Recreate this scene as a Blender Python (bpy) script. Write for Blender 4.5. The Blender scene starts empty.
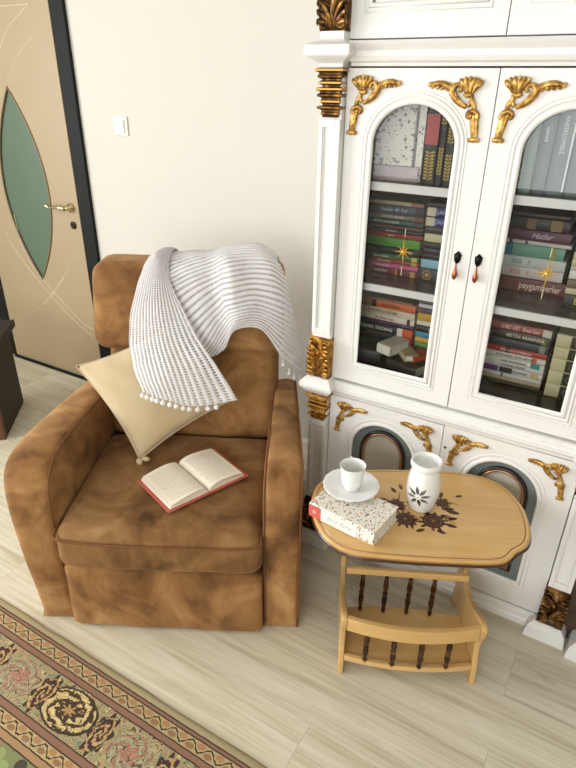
import bpy, bmesh, math, random
from mathutils import Vector, Matrix, noise
random.seed(7)
COL = bpy.context.scene.collection
sc = bpy.context.scene
PI = math.pi

# ------------------------------------------------------------------ camera
M = Matrix(((0.8600051606481564, -0.2433634761942663, 0.4485145952064232),
            (0.5101304061131525, 0.38836870986990957, -0.7674221224025355),
            (0.012573480718119475, 0.8887879182620704, 0.45814620366647835)))
CAM = Vector((0, 0, 1.65)); F = 583.0
cd = bpy.data.cameras.new('camera'); co = bpy.data.objects.new('camera', cd); COL.objects.link(co)
co.matrix_world = Matrix.Translation(CAM) @ M.to_4x4()
cd.sensor_fit = 'HORIZONTAL'; cd.sensor_width = 27.0; cd.lens = F/576*27.0; cd.clip_start = .02
sc.camera = co

# measuring helpers: where a photographed point lies on a known real plane
def ray(px, py): return (M @ Vector((px-288, -(py-384), -F))).normalized()
def on_z(px, py, z): d = ray(px, py); return CAM + d*((z-CAM.z)/d.z)
def on_y(px, py, y): d = ray(px, py); return CAM + d*((y-CAM.y)/d.y)
class Frame:
    def __init__(s, P, deg):
        t = math.radians(deg); s.P = Vector(P); s.a = t
        s.U = Vector((math.cos(t), math.sin(t), 0)); s.V = Vector((-math.sin(t), math.cos(t), 0))
    def loc(s, w): d = w-s.P; return Vector((d.dot(s.U), d.dot(s.V), w.z))
    def onv(s, px, py, v):
        d = ray(px, py); t = (v-(CAM-s.P).dot(s.V))/d.dot(s.V); return s.loc(CAM+d*t)
CH = Frame((-1.035, .987, 0), 28)      # armchair frame
TB = Frame((-.278, 1.226, 0), 26)      # table frame

# ------------------------------------------------------------------ materials
def lin(c):
    return tuple(((x/255)/12.92 if x/255 <= .04045 else ((x/255+.055)/1.055)**2.4) for x in c)
MATS = {}
def mat(name, rgb=None, rough=.5, metal=0, **k):
    if name in MATS: return MATS[name]
    m = bpy.data.materials.new(name); m.use_nodes = True; MATS[name] = m
    b = m.node_tree.nodes['Principled BSDF']
    if rgb: b.inputs['Base Color'].default_value = (*lin(rgb), 1)
    b.inputs['Roughness'].default_value = rough; b.inputs['Metallic'].default_value = metal
    for kk, v in k.items(): b.inputs[kk.replace('_', ' ')].default_value = v
    return m
class NT:
    def __init__(s, m): s.m = m; s.t = m.node_tree; s.b = s.t.nodes['Principled BSDF']
    def n(s, typ, ins=None, **at):
        nd = s.t.nodes.new(typ)
        for k, v in at.items(): setattr(nd, k, v)
        for k, v in (ins or {}).items():
            if isinstance(v, bpy.types.NodeSocket): s.t.links.new(v, nd.inputs[k])
            else: nd.inputs[k].default_value = v
        return nd
    def math(s, op, a, b=0, c=0):
        nd = s.n('ShaderNodeMath', operation=op)
        for i, v in enumerate((a, b, c)):
            if isinstance(v, bpy.types.NodeSocket): s.t.links.new(v, nd.inputs[i])
            else: nd.inputs[i].default_value = v
        return nd.outputs[0]
    def ramp(s, fac, stops, interp='LINEAR'):
        nd = s.n('ShaderNodeValToRGB', {'Fac': fac}); cr = nd.color_ramp; cr.interpolation = interp
        while len(cr.elements) < len(stops): cr.elements.new(.5)
        for e, (p, c) in zip(cr.elements, stops): e.position = p; e.color = (*lin(c), 1)
        return nd.outputs[0]
    def mix(s, f, a, b, blend='MIX'):
        nd = s.n('ShaderNodeMix', data_type='RGBA', blend_type=blend)
        for i, v in ((0, f), (6, a), (7, b)):
            if isinstance(v, bpy.types.NodeSocket): s.t.links.new(v, nd.inputs[i])
            elif i == 0: nd.inputs[0].default_value = v
            else: nd.inputs[i].default_value = (*lin(v), 1)
        return nd.outputs[2]
    def col(s, x): s.t.links.new(x, s.b.inputs['Base Color'])
    def bump(s, h, strength=.3, dist=.002):
        nd = s.n('ShaderNodeBump', {'Height': h, 'Strength': strength, 'Distance': dist}); s.t.links.new(nd.outputs[0], s.b.inputs['Normal'])
    def coord(s, which='Object'): return s.n('ShaderNodeTexCoord').outputs[which]
    def mapv(s, v, scale=(1, 1, 1), rot=(0, 0, 0), loc=(0, 0, 0)):
        return s.n('ShaderNodeMapping', {'Vector': v, 'Scale': scale, 'Rotation': rot, 'Location': loc}).outputs[0]
    def noise(s, v, scale, detail=4, rough=.55, dist=0):
        return s.n('ShaderNodeTexNoise', {'Vector': v, 'Scale': scale, 'Detail': detail, 'Roughness': rough, 'Distortion': dist}).outputs[0]

def m_suede(name='suede', k=1.0):
    m = mat(name, (150, 98, 50), .85); t = NT(m); c = t.coord()
    a = t.noise(c, 4.2, 4, .55, 1.0); b = t.noise(t.mapv(c, (1, 1, .5), loc=(3, 1, 2)), 13, 4, .6, .8); d = t.noise(c, 420, 2)
    f = t.math('ADD', t.math('MULTIPLY', a, .74), t.math('MULTIPLY', b, .26))
    t.col(t.ramp(f, [(p, tuple(x*k for x in cc)) for p, cc in ((.33, (90, 60, 34)), (.44, (130, 92, 55)), (.54, (156, 115, 71)), (.68, (188, 149, 101)))]))
    t.b.inputs['Sheen Weight'].default_value = .35; t.b.inputs['Sheen Roughness'].default_value = .5
    t.b.inputs['Sheen Tint'].default_value = (*lin((215, 180, 140)), 1)
    t.b.inputs['Specular IOR Level'].default_value = .15
    t.bump(t.math('ADD', b, t.math('MULTIPLY', d, .15)), .35, .004)
    return m
SUEDE = m_suede()
SHADED_SUEDE = m_suede('shaded_suede', .88)  # same suede, darkened: the seat's shade is put into its colour
PIPING = mat('piping_suede', (120, 74, 36), .8)
def m_pillow():
    m = mat('pillow_velvet', (204, 184, 146), .75); t = NT(m); c = t.coord()
    a = t.noise(c, 6, 3); t.col(t.ramp(a, [(.35, (200, 179, 140)), (.65, (212, 194, 158))]))
    t.b.inputs['Sheen Weight'].default_value = .3; t.bump(t.noise(c, 60, 3), .12, .003); return m
def m_floor():
    m = mat('floor_planks', (200, 190, 170), .42); t = NT(m); c = t.coord()
    br = t.n('ShaderNodeTexBrick', {'Vector': c, 'Scale': 1.0, 'Color1': (.2, .2, .2, 1), 'Color2': (.8, .8, .8, 1), 'Mortar': (0, 0, 0, 1), 'Mortar Size': .0009, 'Mortar Smooth': .3, 'Bias': 0, 'Brick Width': 1.25, 'Row Height': .19})
    br.offset = .37
    sep = t.n('ShaderNodeSeparateColor', {'Color': br.outputs['Color']}).outputs[0]
    sh = t.n('ShaderNodeCombineXYZ', {'X': t.math('MULTIPLY', sep, 7.0), 'Y': t.math('MULTIPLY', sep, 3.0), 'Z': 0}).outputs[0]
    cv = t.n('ShaderNodeVectorMath', {0: c, 1: sh}, operation='ADD').outputs[0]
    g = t.noise(t.mapv(cv, (1.1, 13, 1)), 1.0, 6, .62, .9)
    g2 = t.noise(t.mapv(cv, (2.2, 90, 1)), 1.0, 4, .6, .3)
    kn = t.noise(t.mapv(cv, (3.2, 9, 1), loc=(5, 2, 0)), 1.0, 2, .5, .4)
    f = t.math('ADD', t.math('MULTIPLY', g, .62), t.math('MULTIPLY', g2, .38))
    col = t.ramp(f, [(.30, (170, 159, 132)), (.42, (196, 187, 162)), (.52, (213, 206, 184)), (.66, (228, 222, 204))])
    col = t.mix(t.ramp(kn, [(.70, (0, 0, 0)), (.80, (255, 255, 255))]), col, (128, 106, 76))
    col = t.mix(t.math('MULTIPLY', t.math('SUBTRACT', sep, .5), .22), col, (176, 158, 124))
    col = t.mix(t.math('MULTIPLY', br.outputs['Fac'], .55), col, (150, 138, 116)); t.col(col)
    t.bump(t.math('SUBTRACT', t.math('MULTIPLY', g2, .25), br.outputs['Fac']), .2, .001)
    return m
def m_wall():
    m = mat('wall_paint', (209, 206, 197), .9); t = NT(m); c = t.coord()
    t.bump(t.noise(c, 90, 3), .06, .002); return m
def m_wood_light():
    m = mat('honey_wood', (208, 166, 102), .33); t = NT(m); c = t.coord()
    g = t.noise(t.mapv(c, (2.2, 26, 26)), 1.2, 5, .6, .5)
    t.col(t.ramp(g, [(.3, (206, 164, 100)), (.55, (214, 174, 110)), (.75, (220, 182, 120))]))
    t.b.inputs['Coat Weight'].default_value = .4; t.b.inputs['Coat Roughness'].default_value = .15; return m
def m_dark_wood(name='dark_walnut', base=(58, 40, 28), hi=(84, 58, 40), rough=.28):
    m = mat(name, base, rough); t = NT(m); c = t.coord()
    g = t.noise(t.mapv(c, (3, 30, 30)), 1.2, 5, .6, .5)
    t.col(t.ramp(g, [(.35, base), (.7, hi)])); return m
def m_white():
    m = mat('white_lacquer', (230, 229, 226), .34); t = NT(m); t.bump(t.noise(t.coord(), 25, 2), .03, .002); return m
def m_gold(name, a, b, c_, sc_=60, rough=.34, metal=.75):
    m = mat(name, b, rough, metal); t = NT(m); c = t.coord()
    t.col(t.ramp(t.noise(c, sc_, 4, .6), [(.32, a), (.5, b), (.68, c_)])); return m
FLOOR = m_floor(); WALL = m_wall(); HONEY = m_wood_light(); WALNUT = m_dark_wood(); WHITE = m_white()
GOLD = m_gold('gilt_gold', (112, 74, 30), (178, 134, 62), (226, 194, 122), rough=.38, metal=.62)
BRONZE = m_gold('dark_antique_gold', (44, 28, 16), (92, 62, 30), (176, 130, 62), 45)
ANTQ = m_gold('antique_gold', (96, 60, 22), (168, 118, 48), (220, 172, 88), 50)
SPIN = m_gold('dark_bronze_turning', (40, 24, 16), (66, 42, 26), (120, 84, 44), 40, .3, .5)
BLACK = mat('black_frame', (12, 16, 15), .6, Specular_IOR_Level=.25)
DOORM = mat('door_veneer', (168, 149, 118), .5)
GREYP = mat('grey_panel', (112, 120, 118), .4)
GREIGE = mat('greige_panel', (176, 170, 154), .35)
CERAM = mat('white_ceramic', (238, 238, 236), .18, Coat_Weight=.5)
PAPER = mat('page_paper', (226, 220, 204), .85)
EDGED = mat('dark_edge_lacquer', (62, 34, 18), .25, Coat_Weight=.5)
EDGEM = mat('amber_edge_lacquer', (176, 124, 62), .28, Coat_Weight=.5)
DECAL = mat('brown_rose_stencil', (74, 42, 20), .45)
DECALM = mat('brown_rose_stencil_light', (122, 78, 38), .45)
def m_glass(name, tint=(1, 1, 1), refl=.0, rough=0.0):
    # thin pane: clear transmission plus a true Fresnel reflection
    m = bpy.data.materials.new(name); m.use_nodes = True; t = m.node_tree; t.nodes.clear()
    o = t.nodes.new('ShaderNodeOutputMaterial'); mx = t.nodes.new('ShaderNodeMixShader'); tr = t.nodes.new('ShaderNodeBsdfTransparent')
    gl = t.nodes.new('ShaderNodeBsdfGlossy'); fr = t.nodes.new('ShaderNodeFresnel'); fr.inputs[0].default_value = 1.32
    tr.inputs[0].default_value = (*tint, 1); gl.inputs['Roughness'].default_value = rough
    t.links.new(fr.outputs[0], mx.inputs[0]); t.links.new(tr.outputs[0], mx.inputs[1]); t.links.new(gl.outputs[0], mx.inputs[2]); t.links.new(mx.outputs[0], o.inputs[0])
    return m
GLASS = m_glass('clear_glass', (.97, .975, .97))

# ------------------------------------------------------------------ object helpers
def link(name, me, material=None, parent=None, smooth=False):
    o = bpy.data.objects.new(name, me); COL.objects.link(o)
    if material:
        for mm in (material if isinstance(material, (list, tuple)) else [material]): me.materials.append(mm)
    if parent is not None: o.parent = parent
    if smooth: me.polygons.foreach_set('use_smooth', [True]*len(me.polygons))
    return o
def obj(name, bm, material=None, parent=None, smooth=False, bevel=0, seg=2, loc=None, rz=0):
    me = bpy.data.meshes.new(name)
    bmesh.ops.recalc_face_normals(bm, faces=bm.faces)
    bm.to_mesh(me); bm.free()
    o = link(name, me, material, parent, smooth)
    if bevel:
        md = o.modifiers.new('bevel', 'BEVEL'); md.width = bevel; md.segments = seg; md.limit_method = 'ANGLE'; md.angle_limit = .6
        me.polygons.foreach_set('use_smooth', [True]*len(me.polygons))
        w = o.modifiers.new('wn', 'WEIGHTED_NORMAL'); w.keep_sharp = True
    if loc is not None: o.location = loc
    if rz: o.rotation_euler.z = rz
    return o
def thing(name, label, cat, loc=(0, 0, 0), rz=0, group=None):
    o = bpy.data.objects.new(name, None); COL.objects.link(o); o.location = loc; o.rotation_euler.z = rz; o.empty_display_size = .05
    return tag(o, label, cat, group)
def tag(o, label, cat, group=None):
    o['label'] = label; o['category'] = cat
    if group: o['group'] = group
    return o
def struct(o): o['kind'] = 'structure'; return o
def box(bm, x0, x1, y0, y1, z0, z1, mi=0):
    vs = [bm.verts.new((x, y, z)) for x in (x0, x1) for y in (y0, y1) for z in (z0, z1)]
    for f in ((0, 1, 3, 2), (4, 6, 7, 5), (0, 4, 5, 1), (2, 3, 7, 6), (0, 2, 6, 4), (1, 5, 7, 3)):
        fc = bm.faces.new([vs[i] for i in f]); fc.material_index = mi
def B(*a):
    bm = bmesh.new(); box(bm, *a); return bm
def prism(bm, pts, vec, mi=0):
    a = [bm.verts.new(p) for p in pts]; b = [bm.verts.new(Vector(p)+Vector(vec)) for p in pts]; n = len(a)
    for f in (bm.faces.new(a), bm.faces.new(b[::-1])): f.material_index = mi
    for i in range(n):
        f = bm.faces.new((a[i], b[i], b[(i+1) % n], a[(i+1) % n])); f.material_index = mi
def lathe(bm, prof, c=(0, 0, 0), n=32, axis='z', caps=True):
    rings = []
    for r, h in prof:
        ring = []
        for i in range(n):
            a = 2*PI*i/n; x, y = r*math.cos(a), r*math.sin(a)
            ring.append(bm.verts.new((c[0]+x, c[1]+y, c[2]+h)))
        rings.append(ring)
    for p, q in zip(rings, rings[1:]):
        for i in range(n): bm.faces.new((p[i], p[(i+1) % n], q[(i+1) % n], q[i]))
    if caps: bm.faces.new(rings[0][::-1]); bm.faces.new(rings[-1])
def tube(bm, pts, rad, n=8, closed=False, flat=1.0, up=None):
    pts = [Vector(p) for p in pts]; N = len(pts); rings = []
    if not isinstance(rad, (list, tuple)): rad = [rad]*N
    ref = Vector(up) if up else Vector((0, 0, 1)); prev = None
    for i, p in enumerate(pts):
        a = pts[(i-1) % N] if (closed or i) else p; b = pts[(i+1) % N] if (closed or i < N-1) else p
        t = (b-a).normalized()
        s = t.cross(ref)
        if s.length < .05: s = prev if prev else t.orthogonal()
        s.normalize()
        if prev and s.dot(prev) < 0 and not up: s = -s
        prev = s.copy(); u = s.cross(t).normalized()
        rings.append([bm.verts.new(p + s*(rad[i]*math.cos(2*PI*k/n)) + u*(rad[i]*flat*math.sin(2*PI*k/n))) for k in range(n)])
    R = N if closed else N-1
    for i in range(R):
        p, q = rings[i], rings[(i+1) % N]
        for k in range(n): bm.faces.new((p[k], p[(k+1) % n], q[(k+1) % n], q[k]))
    if not closed: bm.faces.new(rings[0][::-1]); bm.faces.new(rings[-1])
def ell(bm, c, r, rot=None, nu=10, nv=6):
    c = Vector(c); R = rot or Matrix.Identity(3); rings = []
    top = bm.verts.new(c + R @ Vector((0, 0, r[2]))); bot = bm.verts.new(c + R @ Vector((0, 0, -r[2])))
    for j in range(1, nv):
        ph = PI*j/nv
        rings.append([bm.verts.new(c + R @ Vector((r[0]*math.sin(ph)*math.cos(2*PI*i/nu), r[1]*math.sin(ph)*math.sin(2*PI*i/nu), r[2]*math.cos(ph)))) for i in range(nu)])
    for i in range(nu):
        bm.faces.new((top, rings[0][i], rings[0][(i+1) % nu])); bm.faces.new((bot, rings[-1][(i+1) % nu], rings[-1][i]))
    for p, q in zip(rings, rings[1:]):
        for i in range(nu): bm.faces.new((p[i], q[i], q[(i+1) % nu], p[(i+1) % nu]))
def cr(P, n=8, closed=False):
    P = [Vector(p) for p in P]; out = []; N = len(P)
    for i in range(N if closed else N-1):
        p0 = P[(i-1) % N] if (closed or i > 0) else P[0]*2-P[1]; p1 = P[i]; p2 = P[(i+1) % N]
        p3 = P[(i+2) % N] if (closed or i+2 < N) else P[-1]*2-P[-2]
        for k in range(n):
            t = k/n; out.append(.5*((2*p1)+(-p0+p2)*t+(2*p0-5*p1+4*p2-p3)*t*t+(-p0+3*p1-3*p2+p3)*t**3))
    if not closed: out.append(P[-1])
    return out
def plate(name, loops, y_front, thick, material, parent, bev=.0):
    # flat board in the x-z plane, outlines may hold openings
    cu = bpy.data.curves.new(name, 'CURVE'); cu.dimensions = '2D'; cu.fill_mode = 'BOTH'
    cu.extrude = thick/2-bev; cu.bevel_depth = bev; cu.bevel_resolution = 1; cu.offset = -bev
    for lp in loops:
        s = cu.splines.new('POLY'); s.points.add(len(lp)-1); s.use_cyclic_u = True
        for p, q in zip(s.points, lp): p.co = (q[0], q[1], 0, 1)
    o = bpy.data.objects.new(name, cu); COL.objects.link(o)
    me = bpy.data.meshes.new_from_object(o.evaluated_get(bpy.context.evaluated_depsgraph_get()))
    bpy.data.objects.remove(o); bpy.data.curves.remove(cu)
    me.transform(Matrix.Translation((0, y_front+thick/2, 0)) @ Matrix.Rotation(PI/2, 4, 'X'))
    me.materials.clear()
    return link(name, me, material, parent)
def text_mesh(s, size, material, parent, loc, rot=(PI/2, 0, 0), name='lettering', width=None, shear=0, ext=.0002):
    cu = bpy.data.curves.new(name, 'FONT'); cu.body = s; cu.size = size; cu.extrude = ext; cu.align_x = 'CENTER'; cu.align_y = 'CENTER'; cu.shear = shear; cu.offset = size*.012; cu.resolution_u = 2
    o = bpy.data.objects.new(name, cu); COL.objects.link(o)
    me = bpy.data.meshes.new_from_object(o.evaluated_get(bpy.context.evaluated_depsgraph_get()))
    bpy.data.objects.remove(o); bpy.data.curves.remove(cu)
    if width:
        xs = [v.co.x for v in me.vertices]
        if xs:
            w = max(xs)-min(xs)
            if w > width: me.transform(Matrix.Diagonal((width/w, 1, 1, 1)))
    me.materials.clear()
    r = link(name, me, material, parent); r.location = loc; r.rotation_euler = rot; return r
def softbox(sx, sy, sz, r, n=14, puff=(0, 0, 0), wr=0, wf=6, seed=0, fn=None):
    # upholstered block: rounded box with puffed faces and soft creases
    bm = bmesh.new(); bmesh.ops.create_cube(bm, size=2.0)
    bmesh.ops.subdivide_edges(bm, edges=bm.edges, cuts=n, use_grid_fill=True)
    H = Vector((sx/2, sy/2, sz/2)); I = Vector((max(H.x-r, 1e-4), max(H.y-r, 1e-4), max(H.z-r, 1e-4)))
    for v in bm.verts:
        p = v.co.copy()
        # push samples towards the edges so the rounding is well resolved
        q = Vector([math.copysign(abs(c)**.75, c)*h for c, h in zip(p, H)])
        inner = Vector([max(-i, min(i, c)) for c, i in zip(q, I)])
        d = q-inner
        if d.length > 1e-9: q = inner + d.normalized()*min(r, max(abs(d.x), abs(d.y), abs(d.z)))
        a = [1-min(1, abs(c))**2 for c in p]
        for k, (i, j) in enumerate(((1, 2), (0, 2), (0, 1))):
            if abs(p[k]) > .999: q[k] += math.copysign(puff[k]*a[i]*a[j], p[k])
        if wr:
            nn = noise.noise(Vector((q.x*wf+seed, q.y*wf*.7, q.z*wf)))+.5*noise.noise(Vector((q.x*wf*2.3, q.y*wf*2+seed, q.z*wf*2.1)))
            q += q.normalized()*nn*wr
        v.co = fn(q) if fn else q
    return bm
def shift(bm, v):
    for x in bm.verts: x.co += Vector(v)
    return bm

# ------------------------------------------------------------------ room
YW = 2.169
def room():
    X0, X1, Y0, H = -4.2, 2.6, -2.6, 2.75
    struct(obj('floor', B(X0, X1, Y0, YW+.1, -.1, 0), FLOOR))
    struct(obj('ceiling', B(X0, X1, Y0, YW+.1, H, H+.1), mat('ceiling_paint', (222, 220, 214), .9)))
    struct(obj('wall_back', B(X0, X1, YW, YW+.1, 0, H), WALL))
    bm = bmesh.new()   # left wall with a window towards the viewer's side
    ly0, ly1, lz0, lz1 = -1.9, .55, .75, 2.35
    box(bm, X0-.1, X0, Y0-.1, ly0, 0, H); box(bm, X0-.1, X0, ly1, YW+.1, 0, H); box(bm, X0-.1, X0, ly0, ly1, 0, lz0); box(bm, X0-.1, X0, ly0, ly1, lz1, H)
    struct(obj('wall_left', bm, WALL))
    w2 = bpy.data.objects.new('window_2', None); COL.objects.link(w2); struct(w2); bm = bmesh.new()
    for a, b in ((ly0, ly0+.06), (-.70, -.64), (ly1-.06, ly1)): box(bm, X0-.08, X0-.02, a, b, lz0, lz1)
    box(bm, X0-.08, X0-.02, ly0+.06, ly1-.06, lz0, lz0+.06); box(bm, X0-.08, X0-.02, ly0+.06, ly1-.06, lz1-.06, lz1)
    obj('window_frame', bm, WHITE, w2)
    struct(obj('wall_right', B(X1, X1+.1, Y0-.1, YW+.1, 0, H), WALL))
    bm = bmesh.new()   # wall behind the camera with its wide window opening
    wx0, wx1, wz0, wz1 = -2.9, .9, .75, 2.35
    box(bm, X0, wx0, Y0-.1, Y0, 0, H); box(bm, wx1, X1, Y0-.1, Y0, 0, H)
    box(bm, wx0, wx1, Y0-.1, Y0, 0, wz0); box(bm, wx0, wx1, Y0-.1, Y0, wz1, H); box(bm, -1.92, -1.12, Y0-.1, Y0, wz0, wz1)
    struct(obj('wall_front', bm, WALL))
    w = bpy.data.objects.new('window_1', None); COL.objects.link(w); struct(w)
    bm = bmesh.new()
    for a, b in ((wx0, wx0+.06), (-1.98, -1.92)): box(bm, a, b, Y0-.08, Y0-.02, wz0, wz1)
    for a, b in ((wz0, wz0+.06), (wz1-.06, wz1)): box(bm, wx0+.06, -1.98, Y0-.08, Y0-.02, a, b)
    obj('window_frame', bm, WHITE, w)
    w = bpy.data.objects.new('window_3', None); COL.objects.link(w); struct(w)
    bm = bmesh.new()
    for a, b in ((-1.12, -1.06), (-.14, -.08), (wx1-.06, wx1)): box(bm, a, b, Y0-.08, Y0-.02, wz0, wz1)
    for c_, d_ in ((-1.06, -.14), (-.08, wx1-.06)):
        for a, b in ((wz0, wz0+.06), (wz1-.06, wz1)): box(bm, c_, d_, Y0-.08, Y0-.02, a, b)
    obj('window_frame', bm, WHITE, w)
    # baseboards
    bb = mat('baseboard_paint', (226, 220, 206), .5)
    bm = bmesh.new(); prism(bm, [(-2.44, YW, 0), (-2.44, YW-.014, 0), (-2.44, YW-.014, .065), (-2.44, YW-.006, .08), (-2.44, YW, .08)], (1.63, 0, 0))
    struct(obj('baseboard_back', bm, bb))
    bm = bmesh.new(); box(bm, X0, X0+.014, Y0, YW, 0, .08); struct(obj('baseboard_left', bm, bb))
    return (wx0, wx1, wz0, wz1, Y0)
WIN = room()

def door():
    D = bpy.data.objects.new('door_1', None); COL.objects.link(D); struct(D)
    x0, x1 = -3.375, -2.56; top = 2.08; cx = -2.961
    yf = YW-.010
    # leaf with an almond-shaped opening
    zc = 1.107; hh = .507; hw = .188
    al = [(cx+hw*(1-abs(t)**2.0)*s, zc+hh*t) for s in (1, -1) for t in ([i/20 for i in range(-20, 20)] if s == 1 else [-i/20 for i in range(-20, 20)])]
    plate('door_leaf', [[(x0, .008), (x1, .008), (x1, top), (x0, top)], al], yf, .0095, DOORM, D, .001)
    bm = bmesh.new(); box(bm, cx-hw-.01, cx+hw+.01, YW-.005, YW-.001, zc-hh, zc+hh)
    g = mat('frosted_dark_glass', (88, 108, 90), .35)
    obj('glass_panel', bm, g, D)
    bm = bmesh.new(); tube(bm, [(x, yf-.001, z) for x, z in al], .006, 6, True)
    obj('glass_rim', bm, mat('rim_brown', (120, 100, 66), .4), D, True)
    lm = mat('inlay_line', (226, 210, 178), .4); bm = bmesh.new()
    for pl in ([(4.7, 230), (18.8, 255), (62, 308), (94, 338)], [(64, 277), (47, 300), (34, 312), (20, 322)], [(29.5, 2.6), (10, 26), (0, 48), (-8, 80)], [(0, 6), (30, 4)], [(35.6, 33), (17, 57), (9.5, 78)], [(75, 255), (60, 285), (45, 305)], [(14, 215), (30, 262), (78, 318), (94, 330)]):
        P = cr([on_y(a, b, yf-.0005) for a, b in pl], 8); tube(bm, P, .0018, 5, up=(0, 1, 0))
    obj('inlay_lines', bm, lm, D, True)
    # black frame
    bm = bmesh.new()
    box(bm, x1+.003, x1+.096, YW-.012, YW, 0, top+.1); box(bm, x0-.105, x0-.003, YW-.012, YW, 0, top+.1); box(bm, x0-.003, x1+.003, YW-.012, YW, top+.003, top+.1)
    box(bm, x1+.096, x1+.104, YW-.018, YW, 0, top+.1)
    obj('door_frame', bm, BLACK, D, bevel=.004)
    bm = bmesh.new(); box(bm, x0, x1, YW-.03, YW, 0, .010); obj('threshold', bm, BLACK, D)
    # handle
    ch = mat('satin_brass', (205, 190, 150), .22, 1)
    H = obj('door_handle', (lambda b: (lathe(b, [(.024, 0), (.024, .008), (.012, .012), (.010, .045)], n=20), b)[1])(bmesh.new()), ch, D, True)
    H.rotation_euler = (PI/2, 0, 0); H.location = (-2.615, yf, 1.047)
    bm = bmesh.new(); tube(bm, cr([(-2.615, yf-.045, 1.047), (-2.66, yf-.05, 1.052), (-2.71, yf-.047, 1.044), (-2.745, yf-.045, 1.045), (-2.76, yf-.045, 1.052)], 6), [.011]*6+[.009]*6+[.008]*6+[.009]*7, 10)
    obj('lever', bm, ch, D, True)
    bm = bmesh.new(); lathe(bm, [(.02, 0), (.02, .007), (.007, .008), (.007, .006)], n=20)
    k = obj('keyhole_rosette', bm, mat('dark_rosette', (50, 44, 34), .3, .7), D, True); k.rotation_euler = (PI/2, 0, 0); k.location = (-2.615, yf, .955)
door()

def switch():
    p = on_y(120.5, 126, YW-.008)
    t = thing('light_switch', 'small square white light switch on the wall beside the black door frame', 'light switch', (p.x, YW, p.z))
    w = mat('switch_plastic', (236, 232, 218), .35)
    obj('switch_plate', B(-.042, .042, -.009, 0, -.042, .042), w, t, bevel=.003)
    bm = B(-.026, .026, -.012, -.009, -.028, .028)
    for v in bm.verts:
        if v.co.x > 0 and v.co.y < -.01: v.co.y -= .005
    obj('rocker', bm, w, t, bevel=.0015)
switch()

def dark_cabinet():
    A = Vector((-2.789, 1.761, 0)); Bq = Vector((-2.525, 1.451, 0)); d = (Bq-A); L = d.length; ang = math.atan2(d.y, d.x)
    t = thing('side_cabinet', 'dark brown wooden side cabinet with overhanging top at the left edge', 'cabinet', A, ang)
    dk = m_dark_wood('dark_cabinet_wood', (24, 17, 13), (38, 26, 19), .6); lt = mat('reddish_leg_wood', (96, 56, 32), .4)
    # local x runs towards the viewer, local -y is away from the door side
    w = .42
    obj('cabinet_body', B(.0, L-.03, -w, 0, .0, .455), dk, t, bevel=.004)
    obj('cabinet_top', B(-.03, L+.02, -w-.02, .035, .455, .495), dk, t, bevel=.006)
    obj('leg', B(L-.03, L, -.04, .0, 0, .455), lt, t, bevel=.003)
    obj('leg', B(L-.03, L, -w, -w+.04, 0, .455), lt, t, bevel=.003)
dark_cabinet()

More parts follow.
